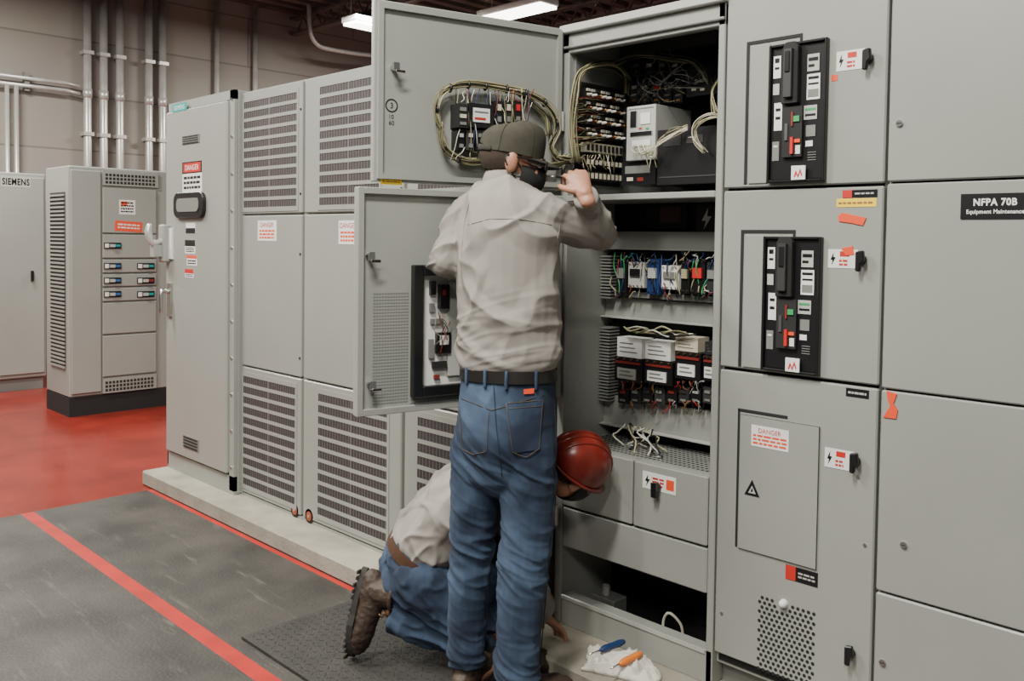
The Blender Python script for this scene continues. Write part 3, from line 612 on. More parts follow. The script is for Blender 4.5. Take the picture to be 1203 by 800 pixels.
for k in range(8):
    xa = 726 + k * 14.2; mb = MB(); x0, z0, x1, z1 = cb(mb, 2.64, (xa, 455, xa + 12, 474), .06, [BLACK, BLACKM, BLACK, GRIP][k % 4]); wd = x1 - x0; h = z1 - z0
    mb.box(x0 + wd * .2, 2.636, z0 + h * .6, x1 - wd * .2, 2.64, z0 + h * .82, [DKRED, GREYD, BLACKM, GREYD, DKRED, BLACKM, GREYL, GREYD][k]); mb.box(x0 + wd * .2, 2.637, z0 + h * .12, x1 - wd * .2, 2.64, z0 + h * .3, GREYD)
    mb.build('fuse_block', t3, bev=.0015)
sticker('danger_sign', t3, Face((0, DM + .028, 0)), (818, 240, 843, 274), WHITE, [('r', 0, 0, 1, 1, BLACK), ('p', BOLT, WHITE, .1, .08, .8, .84)])
comp('red_cover', DM, (758, 240, 806, 270), .02, BLACKM, [((775, 242, 800, 262), .002, .003, mat('maroon_plastic', (.05, .012, .010), .5))])
def wiggle(p, q, n=4, amp=.02):
    out = []
    for i in range(n + 1):
        s = i / n; c = p.lerp(q, s)
        if 0 < i < n: c = c + V((random.uniform(-amp, amp), random.uniform(-amp, 0), random.uniform(-amp, amp)))
        out.append(c)
    return out
def onp(D, px, py):
    x, z = Face((0, D, 0)).pp(px, py); return V((min(max(x, XO0 + .012), XO1 - .04), D, z))
mb = MB(); wm = [CREAM, GREYL, BLACK, BLUE, DKRED, BLACK, BLUE, GREEN]
for k in range(60):
    px = random.uniform(724, 838)
    a = onp(2.622, px, random.choice((306, 344)) + random.uniform(-2, 2)); b = onp(2.65, px + random.uniform(-12, 12), random.choice((297, 351, 325)) + random.uniform(-2, 2)); mb.tube(wiggle(a, b, 3, .012), .0022, random.choice(wm), 5, 3)
mb.build('relay_wiring', t3)
mb = MB()
for k in range(46):
    px = random.uniform(728, 838); y0 = random.choice((453, 453, 476))
    a = onp(2.62, px, y0 - 5); b = onp(2.645, px + random.uniform(-8, 8), y0 + random.uniform(2, 12)); mb.tube(wiggle(a, b, 3, .008), .0018, random.choice([DKRED, GREYL, BLACK, BLACK, BLACK, TAN, RED]), 5, 3)
mb.build('transformer_wiring', t3)
mb = MB()
for k in range(8):
    a = onp(2.61, 733 + k * 2, 384 + k); b = onp(2.61, 790 + k * 4, 390 + random.uniform(-4, 8)); mb.tube(wiggle(a, b, 5, .014), .003, [CREAM, OLIVE, WWHITE, BLACK][k % 4], 6, 3)
mb.build('crossing_wires', t3)
mb = MB()
for k in range(12):
    a = V((onp(2.56, 722 + k * 3, 505).x, 2.62, z_p + .07)); b = V((onp(2.56, 732 + k * 5, 530).x, 2.50 + random.uniform(0, .14), z_p + .008)); mb.tube(wiggle(a, b, 4, .03), .003, [WWHITE, CREAM, GREYL, BLACK][k % 4], 6, 3)
mb.build('loose_wires', t3)
# upper compartment: terminal blocks on the left wall
FLW = Face((XO0 + .012, 0, 0), (0, 1, 0))
def onw(px, py, out=.05):
    fc = Face((XO0 + out, 0, 0), (0, 1, 0)); y, z = fc.pp(px, py); return V((XO0 + out, y, z))
def wbox(mb, r, y0, y1, m):
    x0, z0, x1, z1 = FLW.rect(*r); mb.box(x0, y0, z0, x1, y1, z1, m); return x0, z0, x1, z1
mb = MB(FLW.M); wbox(mb, (676, 100, 728, 218), -.004, .004, BLACKM); mb.build('terminal_panel', t3)
for rr in range(4):
    mb = MB(FLW.M); y0 = 108 + rr * 15; x0, z0, x1, z1 = wbox(mb, (679, y0, 724, y0 + 12), -.035, -.004, BLACK); n = 8
    for k in range(n):
        cx = x0 + (x1 - x0) * (k + .5) / n; hw = (x1 - x0) / n * .33; zc_ = (z0 + z1) / 2
        mb.box(cx - hw, -.040, zc_ + (z1 - z0) * .18, cx + hw, -.035, z1 - .003, [OFFW, GREYL, BLACKM][(k + rr) % 3])
        mb.limb([(cx, -.035, zc_ - .006), (cx, -.052, zc_ - .006)], [.006, .0045], [OFFW, COPPER, WHITE][(k * 2 + rr) % 3], n=8, k=1)
    mb.build('terminal_block', t3)
for y0, y1, m1, m2 in ((170, 181, OFFW, SEAM), (188, 197, BLACK, OFFW), (203, 213, BLACKM, OFFW)):
    mb = MB(FLW.M); x0, z0, x1, z1 = wbox(mb, (681, y0, 724, y1), -.03, -.004, m1)
    for k in range(9): cx = x0 + (x1 - x0) * (k + .5) / 9; mb.box(cx - .006, -.033, z0 + .006, cx + .006, -.03, z1 - .006, m2)
    mb.build('terminal_strip', t3)
cu = comp('control_unit', 2.60, (736, 124, 770, 188), .22, GREYL, [((740, 130, 748, 150), .003, .004, BLACK), ((752, 132, 764, 146), .003, .004, WHITE), ((740, 154, 766, 160), .003, .004, BLACK), ((742, 164, 764, 172), .004, .005, WHITE), ((738, 126, 768, 128), .002, .003, GREYD), ((750, 149, 754, 152), .003, .004, RED), ((758, 149, 762, 152), .003, .004, GREEN)])
comp('drive_unit', 2.60, (772, 150, 842, 216), .3, BLACK, [((778, 158, 800, 172), .002, .003, BLACKM), ((806, 158, 826, 168), .002, .003, GRIP), ((808, 160, 818, 162), .003, .002, GREYL), ((774, 206, 842, 208), .002, .003, GRIP)])
comp('capacitor_box', 2.62, (730, 190, 770, 217), .15, BLACK, [((734, 194, 764, 204), .002, .003, GREYD), ((736, 208, 744, 213), .002, .003, OFFW), ((748, 208, 756, 213), .002, .003, DKRED)])
comp('meter', 2.70, (806, 78, 846, 112), .12, BLACK, [((812, 86, 838, 100), .003, .004, BLACKM), ((816, 92, 832, 97), .004, .004, GREYL), ((812, 103, 818, 107), .004, .004, OFFW), ((822, 103, 828, 107), .004, .004, OFFW)])
comp('bus_bar_cover', 2.80, (738, 70, 800, 116), .05, DARKIN, [((744, 76, 760, 90), .01, .02, BLACK), ((768, 80, 790, 100), .01, .02, BLACK)])
comp('bus_bar_cover', 2.74, (726, 46, 842, 60), .1, DARKIN)
for k in range(5): comp('contactor', 2.72, (739 + k * 13, 96, 750 + k * 13, 121), .08, BLACK, [((741 + k * 13, 100, 748 + k * 13, 105), .003, .004, [GREYL, OFFW, RED, GREYL, OFFW][k]), ((741 + k * 13, 110, 748 + k * 13, 113), .003, .004, GREYD), ((742 + k * 13, 116, 747 + k * 13, 119), .003, .004, COPPER)])
for k in range(4): comp('contactor', 2.74, (742 + k * 15, 70, 753 + k * 15, 90), .06, BLACKM, [((744 + k * 15, 74, 751 + k * 15, 79), .003, .004, [GREYD, OFFW, GREYD, GREYL][k]), ((745 + k * 15, 83, 750 + k * 15, 86), .003, .004, COPPER)])
def strand(mb, pts, n, r, spread, mats):
    for k in range(n):
        o = V((random.gauss(0, spread), random.gauss(0, spread), random.gauss(0, spread))); mb.tube([V(p) + o + V((random.gauss(0, spread * .35), random.gauss(0, spread * .35), random.gauss(0, spread * .35))) for p in pts], r, random.choice(mats), 6, 4)
WM = [CREAM, OLIVE, CREAM, BLACK, OLIVE, OLIVE]
mb = MB()
strand(mb, [onw(677, 190), onw(673, 150), onw(675, 110), onw(683, 86), onw(700, 76), onw(722, 77), onw(736, 90), onw(737, 110)], 20, .0023, .007, WM)
strand(mb, [onw(722, 77), onp(2.66, 750, 66), onp(2.66, 790, 70), onp(2.66, 820, 76), onp(2.66, 836, 100)], 8, .0021, .007, [BLACK, BLACK, OLIVE])
mb.build('wire_harness', t3)
mb = MB()
for rr in range(4):
    for k in range(9):
        a = onw(681 + k * 5, 120 + rr * 15, .04); b = onw(676 + random.uniform(-3, 2), 122 + rr * 15 + random.uniform(-8, 8), .06); mb.tube(wiggle(a, b, 3, .01), .0015, random.choice([CREAM, OLIVE, BLACK, DKRED]), 5, 2)
for k in range(14):
    a = onw(682 + k * 3, 182, .04); b = onw(684 + k * 3 + random.uniform(-5, 5), 190 + random.uniform(0, 20), .05); mb.tube(wiggle(a, b, 3, .012), .0016, random.choice([CREAM, OLIVE, OFFW]), 5, 2)
mb.build('terminal_wiring', t3)
mb = MB()
for k in range(12):
    g = lambda s: random.gauss(0, s)
    a = onp(2.585, 743 + k * 2.0, 170)
    if k < 8: mb.tube([a, onp(2.565, 742 + k * 3 + g(1), 178 + g(1.5)), onp(2.555, 750 + k * 3 + g(1), 182 + g(2)), onp(2.555, 772 + g(2), 170 + g(4)), onp(2.56, 788 + g(3), 157 + g(3)), onp(2.575, 808, 150 + g(3))], .0015, [WWHITE, CREAM, OLIVE][k % 3], 6, 4)
    else: mb.tube([a, onp(2.565, 744 + k * 2 + g(1), 182 + g(2)), onp(2.575, 742 + k * 2.5 + g(2), 194 + g(3))], .0015, [WWHITE, OFFW, CREAM][k % 3], 6, 4)
mb.build('white_cables', t3)
mb = MB(); strand(mb, [onp(2.57, 842, 136), onp(2.56, 828, 139), onp(2.56, 817, 150), onp(2.56, 817, 166), onp(2.56, 828, 178)], 7, .0016, .005, [WWHITE, CREAM, OLIVE])
strand(mb, [onp(2.65, 846, 92), onp(2.62, 836, 112), onp(2.58, 840, 134)], 4, .0017, .006, [OLIVE, CREAM]); mb.build('wire_harness', t3)
mb = MB()
for k in range(40):
    a = onp(2.69, random.uniform(735, 840), random.uniform(58, 100)); b = onp(2.68, random.uniform(735, 840), random.uniform(90, 128)); mb.tube(wiggle(a, b, 4, .03), .0018, random.choice([BLACK, BLACK, BLACK, GRIP, OLIVE, GREYD]), 5, 3)
mb.build('dark_cables', t3)
# ---- doors of the open cabinet
def door_face(th, L):
    hinge = V((XO0 - .02, DR - .01, 0)); d = V((-math.sin(th), -math.cos(th), 0)); return Face(hinge + d * L, -d), L
FU, LU = door_face(math.radians(14), .735)
zu0, zu1 = FR.pp(660, 224)[1], 2.27
mb = MB(FU.M); mb.box(0, 0, zu0, LU, .022, zu1, GREY); ud = mb.build('door', t3, bev=.003, label='upper open door with wiring loop and black device')
mb = MB(FU.M); mb.frame(.012, zu0 + .01, LU - .012, zu1 - .01, .018, -.012, 0, GREY); mb.build('door_flange', ud)
def dpt(F_, px, py, y):
    x, z = F_.pp(px, py); return F_.M @ V((x, y, z))
loopA = [(512, 150), (508, 128), (518, 108), (545, 101), (585, 105), (618, 113), (640, 127), (650, 150), (642, 172), (652, 188), (662, 186)]
mb = MB(); strand(mb, [dpt(FU, x, y, -.03) for x, y in loopA], 18, .0020, .006, WM)
strand(mb, [dpt(FU, x, y, -.03) for x, y in [(512, 148), (514, 168), (524, 182), (545, 190), (575, 188), (610, 192), (640, 196), (662, 190)]], 13, .0020, .006, WM)
strand(mb, [dpt(FU, x, y, -.03) for x, y in [(600, 108), (622, 124), (636, 140), (640, 160)]], 7, .0020, .005, WM)
strand(mb, [dpt(FU, 650, 186, -.03), dpt(FU, 661, 188, -.04), V((XO0 + .03, DR + .03, dpt(FU, 661, 188, 0).z)), onw(677, 186)], 14, .0020, .006, WM); mb.build('wire_harness', ud)
for x, y in ((508, 130), (524, 105), (545, 101), (565, 103), (590, 106), (612, 111), (634, 122), (648, 146), (517, 174), (534, 187), (560, 189), (600, 191)):
    a, z = FU.pp(x, y); mb = MB(FU.M); mb.ell((a, -.03, z), .006, .016, .016, BLACK, 8, 6); mb.build('cable_tie', ud)
def dcomp(name, F_, par, r, th, m, extra=()):
    mb = MB(F_.M); x0, z0, x1, z1 = F_.rect(*r); mb.box(x0, -th, z0, x1, 0, z1, m)
    for rr, t0, mm in extra: a0, c0, a1, c1 = F_.rect(*rr); mb.box(a0, -th - t0, c0, a1, -th, c1, mm)
    return mb.build(name, par, bev=.001)
dcomp('display_module', FU, ud, (543, 124, 572, 152), .05, BLACK, [((547, 129, 567, 146), .003, WHITE), ((549, 140, 562, 143), .004, RED), ((549, 133, 565, 135), .004, GREYD)])
dcomp('input_module', FU, ud, (529, 124, 541, 152), .055, BLACKM, [((531, 128, 539, 133), .003, GREYD), ((531, 136, 539, 141), .003, OFFW), ((531, 145, 539, 149), .003, GREYD)])
for k in range(4): dcomp('relay_module', FU, ud, (530 + k * 11, 155, 539 + k * 11, 178), .045, [BLACK, GRIP, BLACK, BLACKM][k], [((532 + k * 11, 158, 537 + k * 11, 163), .004, [GREYL, OFFW, GREYD, RED][k]), ((532 + k * 11, 170, 537 + k * 11, 175), .004, GREYD)])
for k in range(3): dcomp('relay_module', FU, ud, (575 + k * 11, 120, 584 + k * 11, 150), .04, [BLACK, BLACKM, BLACK][k], [((577 + k * 11, 124, 582 + k * 11, 132), .004, [OFFW, OFFW, RED][k]), ((577 + k * 11, 138, 582 + k * 11, 145), .004, GREYD)])
for yy in (154, 166):
    mb = MB(FU.M); x0, z0, x1, z1 = FU.rect(577, yy, 620, yy + 9); mb.box(x0, -.03, z0, x1, 0, z1, BLACKM)
    for k in range(10): cx = x0 + (x1 - x0) * (k + .5) / 10; mb.box(cx - .004, -.034, z0 + .005, cx + .004, -.03, z1 - .005, [OFFW, COPPER][k % 2])
    mb.build('terminal_strip', ud)
mb = MB()
for k in range(40):
    x = random.uniform(530, 618); a = dpt(FU, x, random.choice((122, 178, 152, 174)), -.045); b = dpt(FU, x + random.uniform(-12, 12), random.choice((106, 189)), -.035); mb.tube(wiggle(a, b, 3, .010), .0014, random.choice([BLUE, CREAM, DKRED, OLIVE, BLACK, WWHITE]), 5, 3)
mb.build('module_wires', ud)
mb = MB(FU.M); x_, z_ = FU.pp(460, 124)
n = 24; R1, R2 = .022, .018
mb.add([(x_ + R1 * math.cos(2 * math.pi * k / n), -.001, z_ + R1 * math.sin(2 * math.pi * k / n)) for k in range(n)] + [(x_ + R2 * math.cos(2 * math.pi * k / n), -.001, z_ + R2 * math.sin(2 * math.pi * k / n)) for k in range(n)], [(k, (k + 1) % n, n + (k + 1) % n, n + k) for k in range(n)], BLACK)
mb.text('3', x_, z_, .018, -.0012, BLACK); mb.text('10', x_, z_ - .036, .014, -.0012, BLACK); mb.text('60', x_, z_ - .056, .014, -.0012, BLACK); mb.build('stencilled_mark', ud)
def keylock(F_, par, px, py):
    x, z = F_.pp(px, py); mb = MB(F_.M); mb.cyl((x, -.03, z), (x, 0, z), .009, CHROME, 12); mb.box(x - .012, -.036, z - .014, x + .012, -.03, z + .014, CHROME); mb.box(x - .004, -.04, z - .02, x + .03, -.036, z - .01, BLACK); mb.build('door_latch', par, bev=.002)
keylock(FU, ud, 461, 80)
sticker('caution_label', ud, FU, (447, 207, 472, 217), YEL, [('l', .1, .2, .9, .8, 2, TAN)], y=0)
FD, LD = door_face(math.radians(13), .795)
zl1 = zu0 - .02; zl0 = FD.pp(421, 489)[1]
mb = MB(FD.M); mb.box(0, 0, zl0, LD, .022, zl1, GREY); ld = mb.build('door', t3, bev=.003, label='lower open door with black framed meter and perforated area')
mb = MB(FD.M); mb.frame(.0, zl0, LD, zl1, .022, -.015, 0, GREY); mb.build('door_flange', ld, bev=.002)
x0, z0, x1, z1 = FD.rect(482, 311, 575, 462)
mb = MB(FD.M); mb.frame(x0, z0, x1, z1, .035, -.03, 0, BLACK); mf = mb.build('meter_frame', ld, bev=.003)
mb = MB(FD.M); mb.box(x0 + .035, -.006, z0 + .035, x1 - .035, 0, z1 - .035, WHITE)
for (a0, b0, a1, b1), m_, d_ in (((503, 330, 509, 346), BLACK, .015), ((513, 334, 523, 362), BLACK, .025), ((515, 340, 519, 346), DKRED, .027), ((503, 356, 508, 366), GREYD, .01), ((504, 374, 518, 380), GREYD, .01), ((510, 390, 526, 414), BLACK, .018), ((513, 393, 523, 404), WHITE, .02), ((502, 398, 507, 420), GREYD, .012), ((506, 424, 522, 432), BLACKM, .014), ((524, 330, 540, 440), GREYL, .012), ((508, 440, 514, 444), DKRED, .01)):
    c0 = FD.rect(a0, b0, a1, b1); mb.box(c0[0], -.006 - d_, c0[1], c0[2], -.006, c0[3], m_)
for k in range(5): mb.tube(wiggle(FD.M.inverted() @ dpt(FD, random.uniform(505, 525), 365 + k * 3, -.03), FD.M.inverted() @ dpt(FD, random.uniform(505, 525), 392 + k * 6, -.03), 4, .015), .0016, [BLACK, TAN, GREYD, BLACK, DKRED][k], 5, 3)
mb.build('meter_components', mf)
mb = MB(FD.M); x0, z0, x1, z1 = FD.rect(438, 342, 480, 474)
for i in range(13):
    for j in range(36): xx = x0 + (x1 - x0) * i / 13; zz = z0 + (z1 - z0) * j / 36; mb.flat([(xx, zz), (xx + .008, zz), (xx + .008, zz + .005), (xx, zz + .005)], -.0008, GREYD)
x0, z0, x1, z1 = FD.rect(482, 464, 540, 476)
for i in range(18):
    for j in range(3): xx = x0 + (x1 - x0) * i / 18; zz = z0 + (z1 - z0) * j / 3; mb.flat([(xx, zz), (xx + .008, zz), (xx + .008, zz + .005), (xx, zz + .005)], -.0008, GREYD)
mb.build('perforation', ld)
keylock(FD, ld, 432, 301); keylock(FD, ld, 433, 451)
for z in (1.3, 1.9, 1.05, .45, .7):
    mb = MB(); mb.cyl((XO0 - .02, DR - .012, z), (XO0 - .02, DR - .012, z + .07), .009, STEEL, 10); mb.build('hinge', t3)
# ---------------------------------------------------------------- floor things
mb = MB(); mb.box(-3.02, 1.62, 0, -1.0, 2.16, .012, RUB)
for i in range(60):
    for j in range(16):
        x = -3.0 + i * .033; y = 1.635 + j * .033; q = 1 if (i + j) % 2 else -1
        mb.add([(x + .004, y + .016 - q * .008, .0128), (x + .014, y + .016 - q * .003, .0128), (x + .024, y + .016 + q * .008, .0128), (x + .014, y + .016 + q * .003, .0128)], [(0, 1, 2, 3)], BLACKM)
mb.build('rubber_mat', loc=(-2, 1.9, 0), label='black textured rubber mat under the two people', cat='mat')
# rag: an irregular square of cloth with turned corners and sharp crumples
rc = G(735, 777, PADZ); rc.y -= .055; rc.x += .018; mb = MB(); n = 52; vs = []; fs = []
def ragh(px, py):
    q = V((px, py, 0)); q = q + V(noise.noise_vector(q * 9)) * .03
    a = 1 - 2.4 * abs(noise.noise(q * 15 + V((0, 0, 1)))); b = 1 - 2.4 * abs(noise.noise(q * 33 + V((5, 2, 5)))); c = 1 - 2 * abs(noise.noise(q * 70 + V((1, 7, 9))))
    return max(0, .016 + .020 * a + .013 * b + .006 * c)
for i in range(n + 1):
    for j in range(n + 1):
        u = i / n * 2 - 1; v = j / n * 2 - 1; e = max(abs(u), abs(v))
        q = V((u * 1.3, v * 1.3, 4)); w1 = noise.noise(q) * .42; w2 = noise.noise(q + V((7, 3, 1))) * .42
        ox = (u + w1) * .118; oy = (v + w2) * .090
        px = rc.x + .86 * ox - .5 * oy; py = rc.y + .40 * ox + .72 * oy
        vs.append((px, min(py, DR - .006), PADZ + .004 + (1 - .75 * e ** 5) * ragh(px, py)))
for i in range(n):
    for j in range(n): a = i * (n + 1) + j; fs.append((a, a + n + 1, a + n + 2, a + 1))
b0 = len(vs); vs += [(x, y, PADZ + .001) for x, y, z in vs]
fs += [tuple(b0 + k for k in f[::-1]) for f in fs]
ring = [i * (n + 1) for i in range(n + 1)] + [n * (n + 1) + j for j in range(1, n + 1)] + [i * (n + 1) + n for i in range(n - 1, -1, -1)] + [j for j in range(n - 1, 0, -1)]
for k in range(len(ring)): a, b = ring[k], ring[(k + 1) % len(ring)]; fs.append((a, b, b + b0, a + b0))
mb.add(vs, fs, RAG, True); mb.build('rag', loc=(rc.x, rc.y, PADZ), label='crumpled white cloth rag on the concrete in front of the open cabinet', cat='rag')
def screwdriver(c, d, hm, lab, L=.11):
    t = thing('screwdriver', lab, 'screwdriver', c, 'screwdrivers on the rag'); d = V(d).normalized(); c = V(c); mb = MB()
    mb.limb([c, c + d * .02, c + d * .05, c + d * .085, c + d * .1], [.009, .012, .011, .012, .008], hm, n=10); mb.build('handle', t)
    mb = MB(); mb.limb([c + d * .1, c + d * (.1 + L)], [.0035, .003], CHROME, n=8, k=1, caps='ff'); mb.build('shaft', t)
zr = PADZ + .052
a = G(732, 754, zr); b = G(697, 767, zr); screwdriver(a, b - a, BLUE, 'screwdriver with dark blue handle lying on the white rag', .06)
a = G(752, 768, zr); b = G(728, 780, zr); screwdriver(a, b - a, mat('orange_handle', (.75, .2, .03), .35), 'screwdriver with orange handle lying on the white rag', .05)
# ---------------------------------------------------------------- people
def hand(mb, w, d, nrm, m, curl=.6, side=1, sc=.92):
    d = d.normalized(); nrm = (nrm - d * nrm.dot(d)).normalized(); s = d.cross(nrm) * side
    mb.limb([w - d * .03, w, w + d * .04 * sc, w + d * .085 * sc], [(.024, .019), (.026, .018), (.036 * sc, .016), (.040 * sc, .013)], m, ref=s)
    for i, L in enumerate((.074, .082, .076, .058)):
        L *= sc; p = w + d * (.082 - (.006 if i in (0, 3) else 0)) * sc + s * (.031 - i * .0205) * sc; pts = [p - d * .02, p]; a = 0
        for sg, c in ((.45, curl * .6), (.3, curl), (.25, curl * .7)):
            a += c; p = p + (d * math.cos(a) + nrm * math.sin(a) + s * (.1 - i * .06)) * (L * sg); pts.append(p)
        mb.limb(pts, [.0082, .0088, .0080, .0075, .0064], m, n=10, k=3)
    p = w + d * .02 + s * .024
    q = p + (d * .7 + s * .7 + nrm * .3).normalized() * .040; r = q + (d * .85 + s * .2 + nrm * (.3 + curl * .4)).normalized() * .032
    mb.limb([p - s * .01, p, q, r], [.013, .013, .0105, .008], m, n=10, k=3)
def frame_M(o, fwd_, up_, sc=1):
    y = fwd_.normalized(); x = y.cross(up_).normalized(); z = x.cross(y)
    return Matrix(((x.x, y.x, z.x, o.x), (x.y, y.y, z.y, o.y), (x.z, y.z, z.z, o.z), (0, 0, 0, 1))) @ Matrix.Scale(sc, 4)
def head(mb, M):
    o = mb.M; mb.M = M
    mb.ell((0, -.012, .03), .076, .098, .092, SKIN); mb.ell((0, .02, -.03), .063, .074, .085, SKIN); mb.ell((0, .045, -.083), .04, .046, .032, SKIN)
    mb.limb([(0, .086, .012), (0, .104, -.018), (0, .110, -.032)], [.008, .011, .014], SKIN, n=10); mb.ell((0, .076, .018), .05, .02, .014, SKIN)
    for s in (-1, 1): mb.ell((s * .078, -.014, -.010), .013, .021, .034, SKIN); mb.ell((s * .04, .068, -.028), .02, .018, .02, SKIN)
    mb.ell((0, .088, -.058), .023, .011, .006, SKIN); mb.ell((0, .087, -.069), .02, .011, .006, SKIN); mb.M = o
def face_bits(par, M):
    for s in (-1, 1):
        mb = MB(M); mb.ell((s * .031, .083, -.001), .013, .011, .010, WHITE, 12, 8); mb.ell((s * .031, .0925, -.001), .006, .003, .006, BLACK, 10, 6); mb.build('eye', par)
        mb = MB(M); mb.limb([(s * .014, .094, .018), (s * .03, .096, .023), (s * .048, .085, .017)], [.003, .004, .0025], HAIR, n=6); mb.build('eyebrow', par)
def hair(par, M):
    mb = MB(M); mb.ell((0, -.014, .024), .0785, .0985, .095, HAIR, 40, 30, keep=lambda p: (p.z > -.042 and p.y < .040 - max(0, .04 - p.z) * .9 and not (abs(p.y + .012) < .022 and p.z < .012 and p.z > -.05 and p.y > -.02))); mb.build('hair', par)
def make_boot(par, M, shaft=.2):
    mb = MB(M)
    mb.limb([(0, -.065, .05), (0, -.03, .056), (0, .03, .058), (0, .09, .050), (0, .15, .044), (0, .18, .039)], [(.036, .038), (.044, .050), (.045, .050), (.052, .043), (.051, .036), (.039, .026)], LEATH, ref=(1, 0, 0), n=16)
    mb.limb([(0, -.025, .06), (0, -.028, shaft * .6), (0, -.03, shaft)], [.047, .047, .050 if shaft > .14 else .045], LEATH, n=16, caps='rf')
    b = remesh(mb, .0055, 2, lambda p: .004 * noise.noise(p * 30) + .0025 * noise.noise(p * 70), LEATH).build('boot', par)
    mb = MB(M); pts = []
    for k in range(28):
        a = 2 * math.pi * k / 28; yy = .058 + .160 * math.sin(a); w_ = (.057 if yy > .08 else .047) * (1 - .25 * max(0, -math.sin(a)) ** 2); pts.append((w_ * math.cos(a) * (1 - abs(math.sin(a)) ** 6 * .2), yy))
    m_ = len(pts); vs = [(x, y, .006) for x, y in pts] + [(x, y, .030) for x, y in pts]
    mb.add(vs, [tuple(range(m_ - 1, -1, -1)), tuple(range(m_, 2 * m_))] + [(i, (i + 1) % m_, m_ + (i + 1) % m_, m_ + i) for i in range(m_)], SOLE)
    for k in range(15):
        yy = -.092 + k * .0215
        if .0 < yy < .03: continue
        hw = .047 if -.07 < yy < .17 else .032; mb.box(-hw, yy, 0, -.005, yy + .014, .008, SOLE); mb.box(.005, yy, 0, hw, yy + .014, .008, SOLE)
    mb.build('boot_sole', b, bev=.0015)
    if shaft > .14:
        mb = MB(M)
        for k in range(5): z = .094 + k * .016; y = .050 - k * .010; mb.tube([(-.023, y, z), (0, y + .016, z + .004), (.023, y, z)], .0028, TAN, 6, 3)
        mb.build('bootlaces', b)
        mb = MB(M); mb.limb([(.046 * math.cos(k * math.pi / 8), -.03 + .050 * math.sin(k * math.pi / 8), shaft) for k in range(17)], [.008] * 17, LEATH, n=8, k=1); mb.build('boot_collar', b)
def bvh_of(o):
    org = ORG[o.name]; me = o.data; return BVHTree.FromPolygons([v.co + org for v in me.vertices], [tuple(p.vertices) for p in me.polygons])
def hit(bvh, px, py, off=.003):
    d = ray(px, py).normalized(); h = bvh.ray_cast(CAM, d)
    if h[0] is None: return None
    n = h[1]; n = n if n.dot(d) < 0 else -n
    return h[0] + n * off
def seam(bvh, pts, r, m, mb, off=.001, k=6):
    out = []
    for i in range(len(pts) - 1):
        for j in range(k):
            s = j / k; h = hit(bvh, pts[i][0] * (1 - s) + pts[i + 1][0] * s, pts[i][1] * (1 - s) + pts[i + 1][1] * s, off)
            if h: out.append(h)
    h = hit(bvh, *pts[-1], off)
    if h: out.append(h)
    if len(out) > 1: mb.tube(out, r, m, 5, 1)
def patch(bvh, quad, m, mb, off=.004, n=10):
    vs = []; ok = []
    for i in range(n + 1):
        for j in range(n + 1):
            u, v = i / n, j / n
            x = (quad[0][0] * (1 - u) + quad[1][0] * u) * (1 - v) + (quad[3][0] * (1 - u) + quad[2][0] * u) * v
            y = (quad[0][1] * (1 - u) + quad[1][1] * u) * (1 - v) + (quad[3][1] * (1 - u) + quad[2][1] * u) * v
            h = hit(bvh, x, y, off); ok.append(h is not None); vs.append(h or V((0, 0, 0)))
    fs = []
    for i in range(n):
        for j in range(n):
            a = i * (n + 1) + j; f = (a, a + n + 1, a + n + 2, a + 1)
            if all(ok[q] for q in f): fs.append(f)
    used = sorted({i for f in fs for i in f}); mp = {o: i for i, o in enumerate(used)}
    mb.add([vs[i] for i in used], [tuple(mp[i] for i in f) for f in fs], m, True)
def crease(p, a, sharp=3.2):
    # folds along the noise's zero crossings: one side soft, the crest fairly crisp
    q = p + V(noise.noise_vector(p * .8)) * .4
    v = min(1, abs(noise.noise(q)) * sharp); return a * ((1 - v) ** 1.25 - .25)
def cl(x): return max(0.0, min(1.0, x))
# ---- standing person
T = 2.86; af = math.radians(38)
ff = FW * math.cos(af) + RT * math.sin(af); rr_ = RT * math.cos(af) - FW * math.sin(af)
def torso(mb, scale, m, rows):
    mb.limb([W(px, py, t_) for px, py, t_, a, b in rows], [(a * scale, b * scale) for *_, a, b in rows], m, ref=rr_, n=28, k=4, caps='rr')
rows = [(597, 450, T, .150, .116), (597, 438, T, .158, .122), (596, 420, T, .176, .137), (595, 380, T, .174, .138), (594, 325, T, .183, .138), (594, 275, T, .192, .135), (594, 250, T, .178, .116), (594, 232, T + .01, .130, .095), (594, 217, T + .02, .074, .073), (595, 209, T + .02, .064, .066)]
pos1 = G(590, 830); ZBELT = W(597, 438, T).z
rS = [W(638, 252, 2.78), W(676, 266, 2.86)]
rE = W(702, 273, 2.91); rWr = W(687, 228, 2.74)
lS = W(550, 253, 2.93); lE = W(523, 308, 2.90); lWr = W(585, 318, 3.07)
hipL, hipR = W(563, 520, 2.90), W(620, 520, 2.81)
legL = [hipL, W(557, 600, 2.91), W(552, 668, 2.92), W(549, 735, 2.93), W(549, 780, 2.93)]
legR = [hipR, W(620, 600, 2.81), W(614, 680, 2.80), W(609, 745, 2.80), W(607, 797, 2.80)]
hf1 = (RT * .97 + FW * .16 - UZ * .17).normalized(); HM1 = frame_M(W(602, 190, T + .015), hf1, UZ)
body = MB(); torso(body, .88, SKIN, rows[1:-1]); head(body, HM1)
body.limb([W(594, 235, T + .01), W(596, 212, T + .015), W(599, 192, T + .015)], [.06, .056, .058], SKIN)
body.limb([rS[0], rE], [.043, .040], SKIN); body.limb([rE, rE.lerp(rWr, .5), rWr], [.038, .035, .026], SKIN)
body.limb([lS, lE], [.045, .042], SKIN); body.limb([lE, lE.lerp(lWr, .5), lWr], [.04, .036, .026], SKIN)
